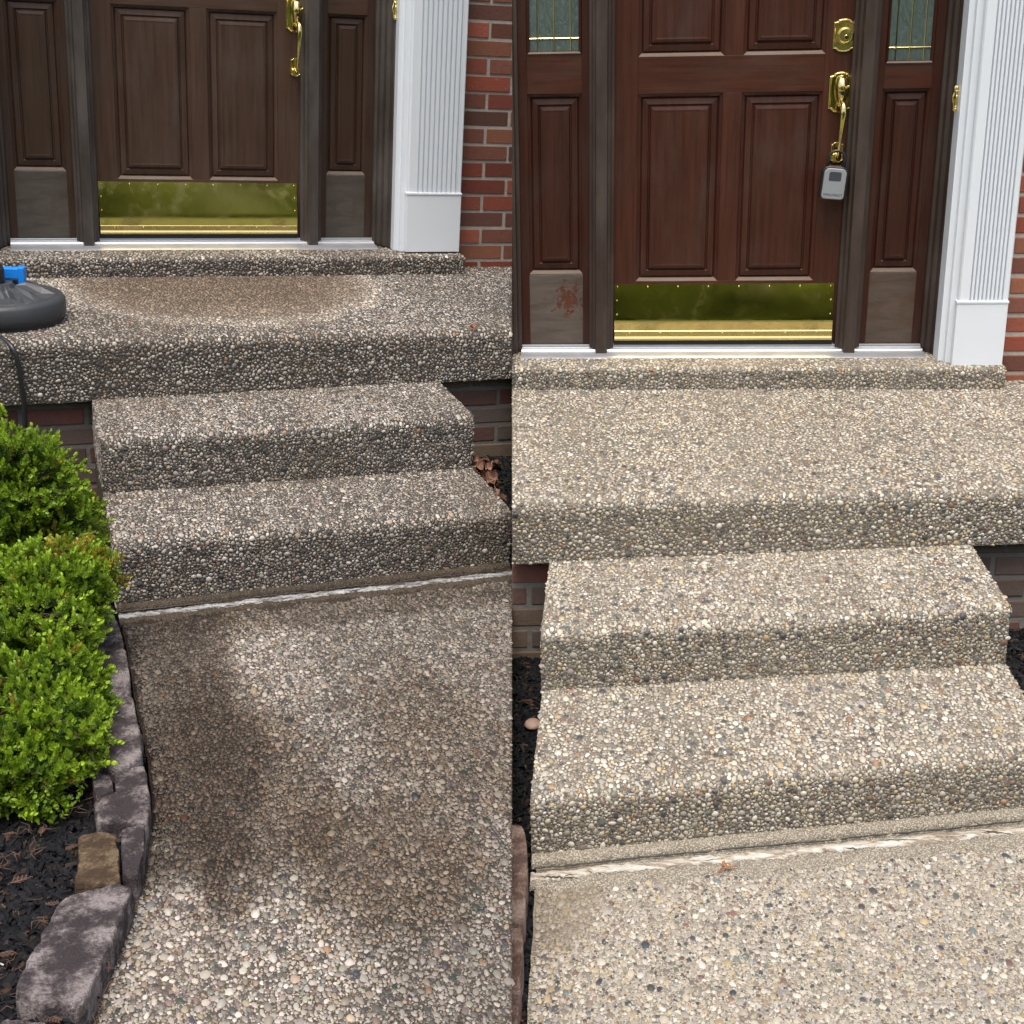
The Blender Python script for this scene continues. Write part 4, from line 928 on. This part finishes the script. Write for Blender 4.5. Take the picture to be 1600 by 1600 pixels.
# ---- surface cleaner head and hose
def cleaner():
    c = (-.43, -1.06, DIM[0]['zp']); t = thing('surface_cleaner', 0, c, 'round black rubber pressure washer head with blue bracket on the grimy landing', 'surface cleaner')
    mb = MB(); seg = 64; prof = [(.222, .016), (.236, .020), (.242, .045), (.240, .082), (.232, .094), (.216, .098)]
    mb.lathe(prof, seg, c); mk('skirt', mb, M['skirt'], t, 0, smooth=True)
    mb = MB(); vs = []; fs = []
    pr = [(.218, .097, .0), (.208, .103, .002), (.160, .106, .014), (.105, .108, .018), (.070, .120, .004), (.060, .138, 0), (.0005, .14, 0)]
    for r, z, rib in pr:
        for k in range(seg):
            a = 2 * PI * k / seg; q = z + (rib if (k % 9) < 4 else -rib * .6) * (1 + .5 * math.sin(k * 1.7)); vs.append((c[0] + r * math.cos(a), c[1] + r * math.sin(a), c[2] + q))
    for i in range(len(pr) - 1):
        for k in range(seg): fs.append((i * seg + k, i * seg + (k + 1) % seg, (i + 1) * seg + (k + 1) % seg, (i + 1) * seg + k))
    mb.add(vs, fs); mk('housing', mb, M['skirt'], t, 0)
    mb = MB(); seg2 = 64; mb.lathe([(.215, .004), (.228, .004), (.226, .022), (.215, .022)], seg2, c); mk('brush_ring', mb, M['black'], t, 0)
    mb = MB(); R = Matrix.Rotation(math.radians(-12), 4, 'Z'); R = Matrix.Translation((c[0] + .03, c[1] + .07, c[2] + .15)) @ R
    mb.box(-.075, .075, -.018, .018, -.012, .030, 0, R); mb.box(.055, .078, -.022, .022, -.035, .034, 0, R); mb.box(-.078, -.055, -.022, .022, -.035, .034, 0, R)
    mk('bracket', mb, M['blue'], t, 0, bevel=.005)
    mb = MB(); mb.lathe([(.035, .14), (.035, .19), (.022, .205), (.018, .24), (.001, .242)], 20, c); mk('swivel', mb, M['black'], t, 0, bevel=.003)
cleaner()
d = DIM[0]
P = [(-.62, -1.10, d['zp'] + .02), (-.50, -1.26, d['zp'] + .012), (-.41, -1.37, d['zp'] + .008), (-.383, -1.418, d['zp'] - .012), (-.372, -1.428, -.17), (-.364, -1.430, -.24), (-.357, -1.430, -.33), (-.360, -1.430, -.46), (-.372, -1.45, -.60), (-.42, -1.52, -.70), (-.55, -1.6, -.735)]
PP = []
for i in range(len(P) - 1):
    for k in range(5): PP.append(tuple(Vector(P[i]).lerp(Vector(P[i + 1]), k / 5)))
PP.append(P[-1])
for _ in range(4): PP = [PP[0]] + [tuple((Vector(PP[i - 1]) + Vector(PP[i]) * 2 + Vector(PP[i + 1])) / 4) for i in range(1, len(PP) - 1)] + [PP[-1]]
mb = MB(); mb.tube(PP, .0088, 10); mk('hose', mb, M['black'], None, 0, P[-1], smooth=True, label='thin black hose hanging over the porch edge behind the boxwood', category='hose')

# ---- fallen leaves, dead sprigs, small litter
o = mk('dry_leaf', leafmesh(.06, .032, .22), M['dleaf'], None, 0, (0, 0, 0), clip=False, label='curled brown dead leaf on the mulch right of the grimy steps', category='leaf', group='dead leaves beside the grimy steps')
pts = []
for k in range(60):
    x = 1.20 + .26 * random.random(); y = -2.25 + .78 * random.random(); z = g0 + .06 + .05 * max(0, (y + 2.0)) + .035 * random.random()
    if sdist([(x, y, z)], 0)[0] > .05: pts.append((x, y, z))
place_copies(o, 0, pts[:40], sc=(.7, 1.5), tilt=1.4)
o = mk('fallen_leaf', leafmesh(.035, .020, .2), M['rustleaf'], None, 0, (0, 0, 0), clip=False, label='small brown leaf on the front edge of the grimy landing', category='leaf'); place_copies(o, 0, [(1.291, -1.365, DIM[0]['zp'] + .004)], .4, (1, 1), .1)
mb = MB(); mb.tube([(0, 0, .004), (.016, .004, .007), (.028, .010, .006), (.040, .012, .004)], [.002, .004, .003, .001], 6, 0, .5); mb.tube([(.012, .002, .006), (.006, .022, .007), (.010, .034, .004)], [.003, .004, .001], 6, 0, .5); mb.tube([(.0, 0, .004), (-.010, -.012, .003)], [.002, .001], 5)
o = mk('seed_wing', mb, M['rustleaf'], None, 1, (0, 0, 0), clip=False, smooth=True, label='forked rust coloured leaf scrap on the washed walk', category='leaf'); place_copies(o, 1, [(.27, -2.668, g1 + .002)], .0, (1.0, 1.0), .0)
o = mk('dead_sprig', sprig_mesh(), M['dead'], None, 0, (0, 0, 0), clip=False, label='dry reddish evergreen sprig on the black mulch by the edging stones', category='sprig', group='dead sprigs on the mulch')
pts = []
for k in range(18):
    y = -4.25 + 1.1 * random.random(); x = -.52 + .24 * random.random(); pts.append((x, y, g0 + .014 + .006 * random.random()))
for k in range(8): pts.append((-.18 - .04 * random.random(), -2.15 - .25 * random.random(), g0 + .014))
place_copies(o, 0, pts, sc=(.45, 1.0), tilt=.7)
o = mk('dry_needles', needle_mesh(), M['dead'], None, 0, (0, 0, 0), clip=False, label='small scatter of dry brown needles on the black mulch by the edging stones', category='needles', group='dry needles on the mulch')
place_copies(o, 0, [(-.54 + .27 * random.random(), -4.3 + 1.2 * random.random(), g0 + .012 + .01 * random.random()) for k in range(36)], sc=(.7, 1.5), tilt=.5)
o = mk('dead_sprig', sprig_mesh(), M['dead'], None, 1, (0, 0, 0), clip=False, label='dry brown sprig on the mulch beside the washed steps', category='sprig', group='dead sprigs beside the washed steps')
place_copies(o, 1, [(-.235 + .03 * random.random(), -1.6 - .95 * random.random(), g1 - .028) for k in range(12)], sc=(.35, .7), tilt=.4)
o = mk('pebble', MB().lathe([(.001, 0), (.020, .004), (.026, .014), (.018, .024), (.001, .028)], 14), M['pebpink'], None, 1, (0, 0, 0), clip=False, smooth=True, label='rounded pink stone lying on the mulch beside the washed steps', category='stone'); o.matrix_world = Matrix(MS[1].tolist()) @ Matrix.Translation((-.228, -1.93, g1 - .032)) @ Matrix.Diagonal((1, 1.2, .8, 1))
mb = MB(); mb.tube([(0, 0, 0), (.03, .02, .004), (.05, .045, .002)], [.002, .003, .001], 5); o = mk('wood_splinter', mb, M['pale'], None, 0, (0, 0, 0), clip=False, label='bleached splinter on the mulch left of the big slab', category='wood chip'); place_copies(o, 0, [(-.455, -3.98, g0 + .02)], 1.9, (1, 1), .1)

# ---- grounds behind the camera, seen mirrored in the brass
mb = MB(); mb.add([(-60, -60, -2.12), (60, -60, -2.12), (60, 60, -2.12), (-60, 60, -2.12)], [(0, 1, 2, 3)]); mk('lawn', mb, M['lawn'], kind='structure')
mb = MB(); mb.add([(-4, -.5, -2.105), (4, -.5, -2.105), (4, 6.8, -2.105), (-4, 6.8, -2.105)], [(0, 1, 2, 3)]); mk('soil', mb, M['dirt'], kind='structure')
def make_tree(loc, h, seed):
    r2 = np.random.default_rng(seed); t = thing('tree', None, loc, 'leafy green tree across the lawn, mirrored in the brass plates', 'tree', 'trees across the lawn'); BASE[t.name] = (0, 0, 0)
    mb = MB(); mb.tube([(0, 0, 0), (.1, 0, h * .3), (0, .1, h * .6), (.05, 0, h * .85)], [.22, .16, .1, .04], 10)
    for k in range(9):
        a = k * 2.4; z = h * (.25 + .06 * k); mb.tube([(0, 0, z), (math.cos(a) * h * .15, math.sin(a) * h * .15, z + h * .08), (math.cos(a) * h * .28, math.sin(a) * h * .28, z + h * .13)], [.08, .05, .02], 6)
    mk('trunk', mb, M['bark'], t)
    V = []; Fc = []; Cc = []; off = 0
    for c in range(80):
        a = r2.random() * 2 * PI; z = h * (.03 + .92 * r2.random()); rad = h * .34 * math.sin(PI * min(1, (z / h) * .9 + .08)) * (.4 + .6 * r2.random()); cc = np.array([math.cos(a) * rad, math.sin(a) * rad, z]); br = .35 + 1.5 * r2.random() ** 1.5
        for k in range(130):
            p = cc + r2.normal(size=3) * h * .055; u = r2.normal(size=3); u /= np.linalg.norm(u); v = np.cross(u, r2.normal(size=3)); v /= np.linalg.norm(v); L = .11
            V += [p - u * L, p + v * L * .5, p + u * L, p - v * L * .5]; Fc.append((off, off + 1, off + 2, off + 3)); off += 4; Cc += [np.array([.40, .46, .11]) * br] * 4
    mb = MB(); mb.v = V; mb.f = Fc; mb.m = [0] * len(Fc); mk('crown', mb, M['treeleaf'], t, colors=Cc); return t
proto = make_tree((-6, -11, -2.12), 6.5, 1)
k = 0
for x, y, sc_ in ((-2.5, -13, 1.1), (1.0, -11.5, .9), (4.5, -12.5, 1.15), (8, -11, 1.0), (-9.5, -12, 1.2), (-13, -10, 1.0), (12, -12, 1.2), (-4.3, -15, 1.3), (2.8, -15, 1.3), (6.4, -15.5, 1.3), (-.6, -15.5, 1.25)):
    t = proto.copy(); COL.objects.link(t); t.matrix_world = Matrix.Translation((x, y, -2.12)) @ Matrix.Rotation(k * 1.3, 4, 'Z') @ Matrix.Scale(sc_, 4); k += 1
    for ch in list(proto.children): c = ch.copy(); COL.objects.link(c); c.parent = t
for o in list(bpy.data.objects):
    if o.type == 'EMPTY' and not o.children: bpy.data.objects.remove(o)
print('objects', len(bpy.data.objects), 'tris', sum(len(o.data.polygons) for o in bpy.data.objects if o.type == 'MESH'))
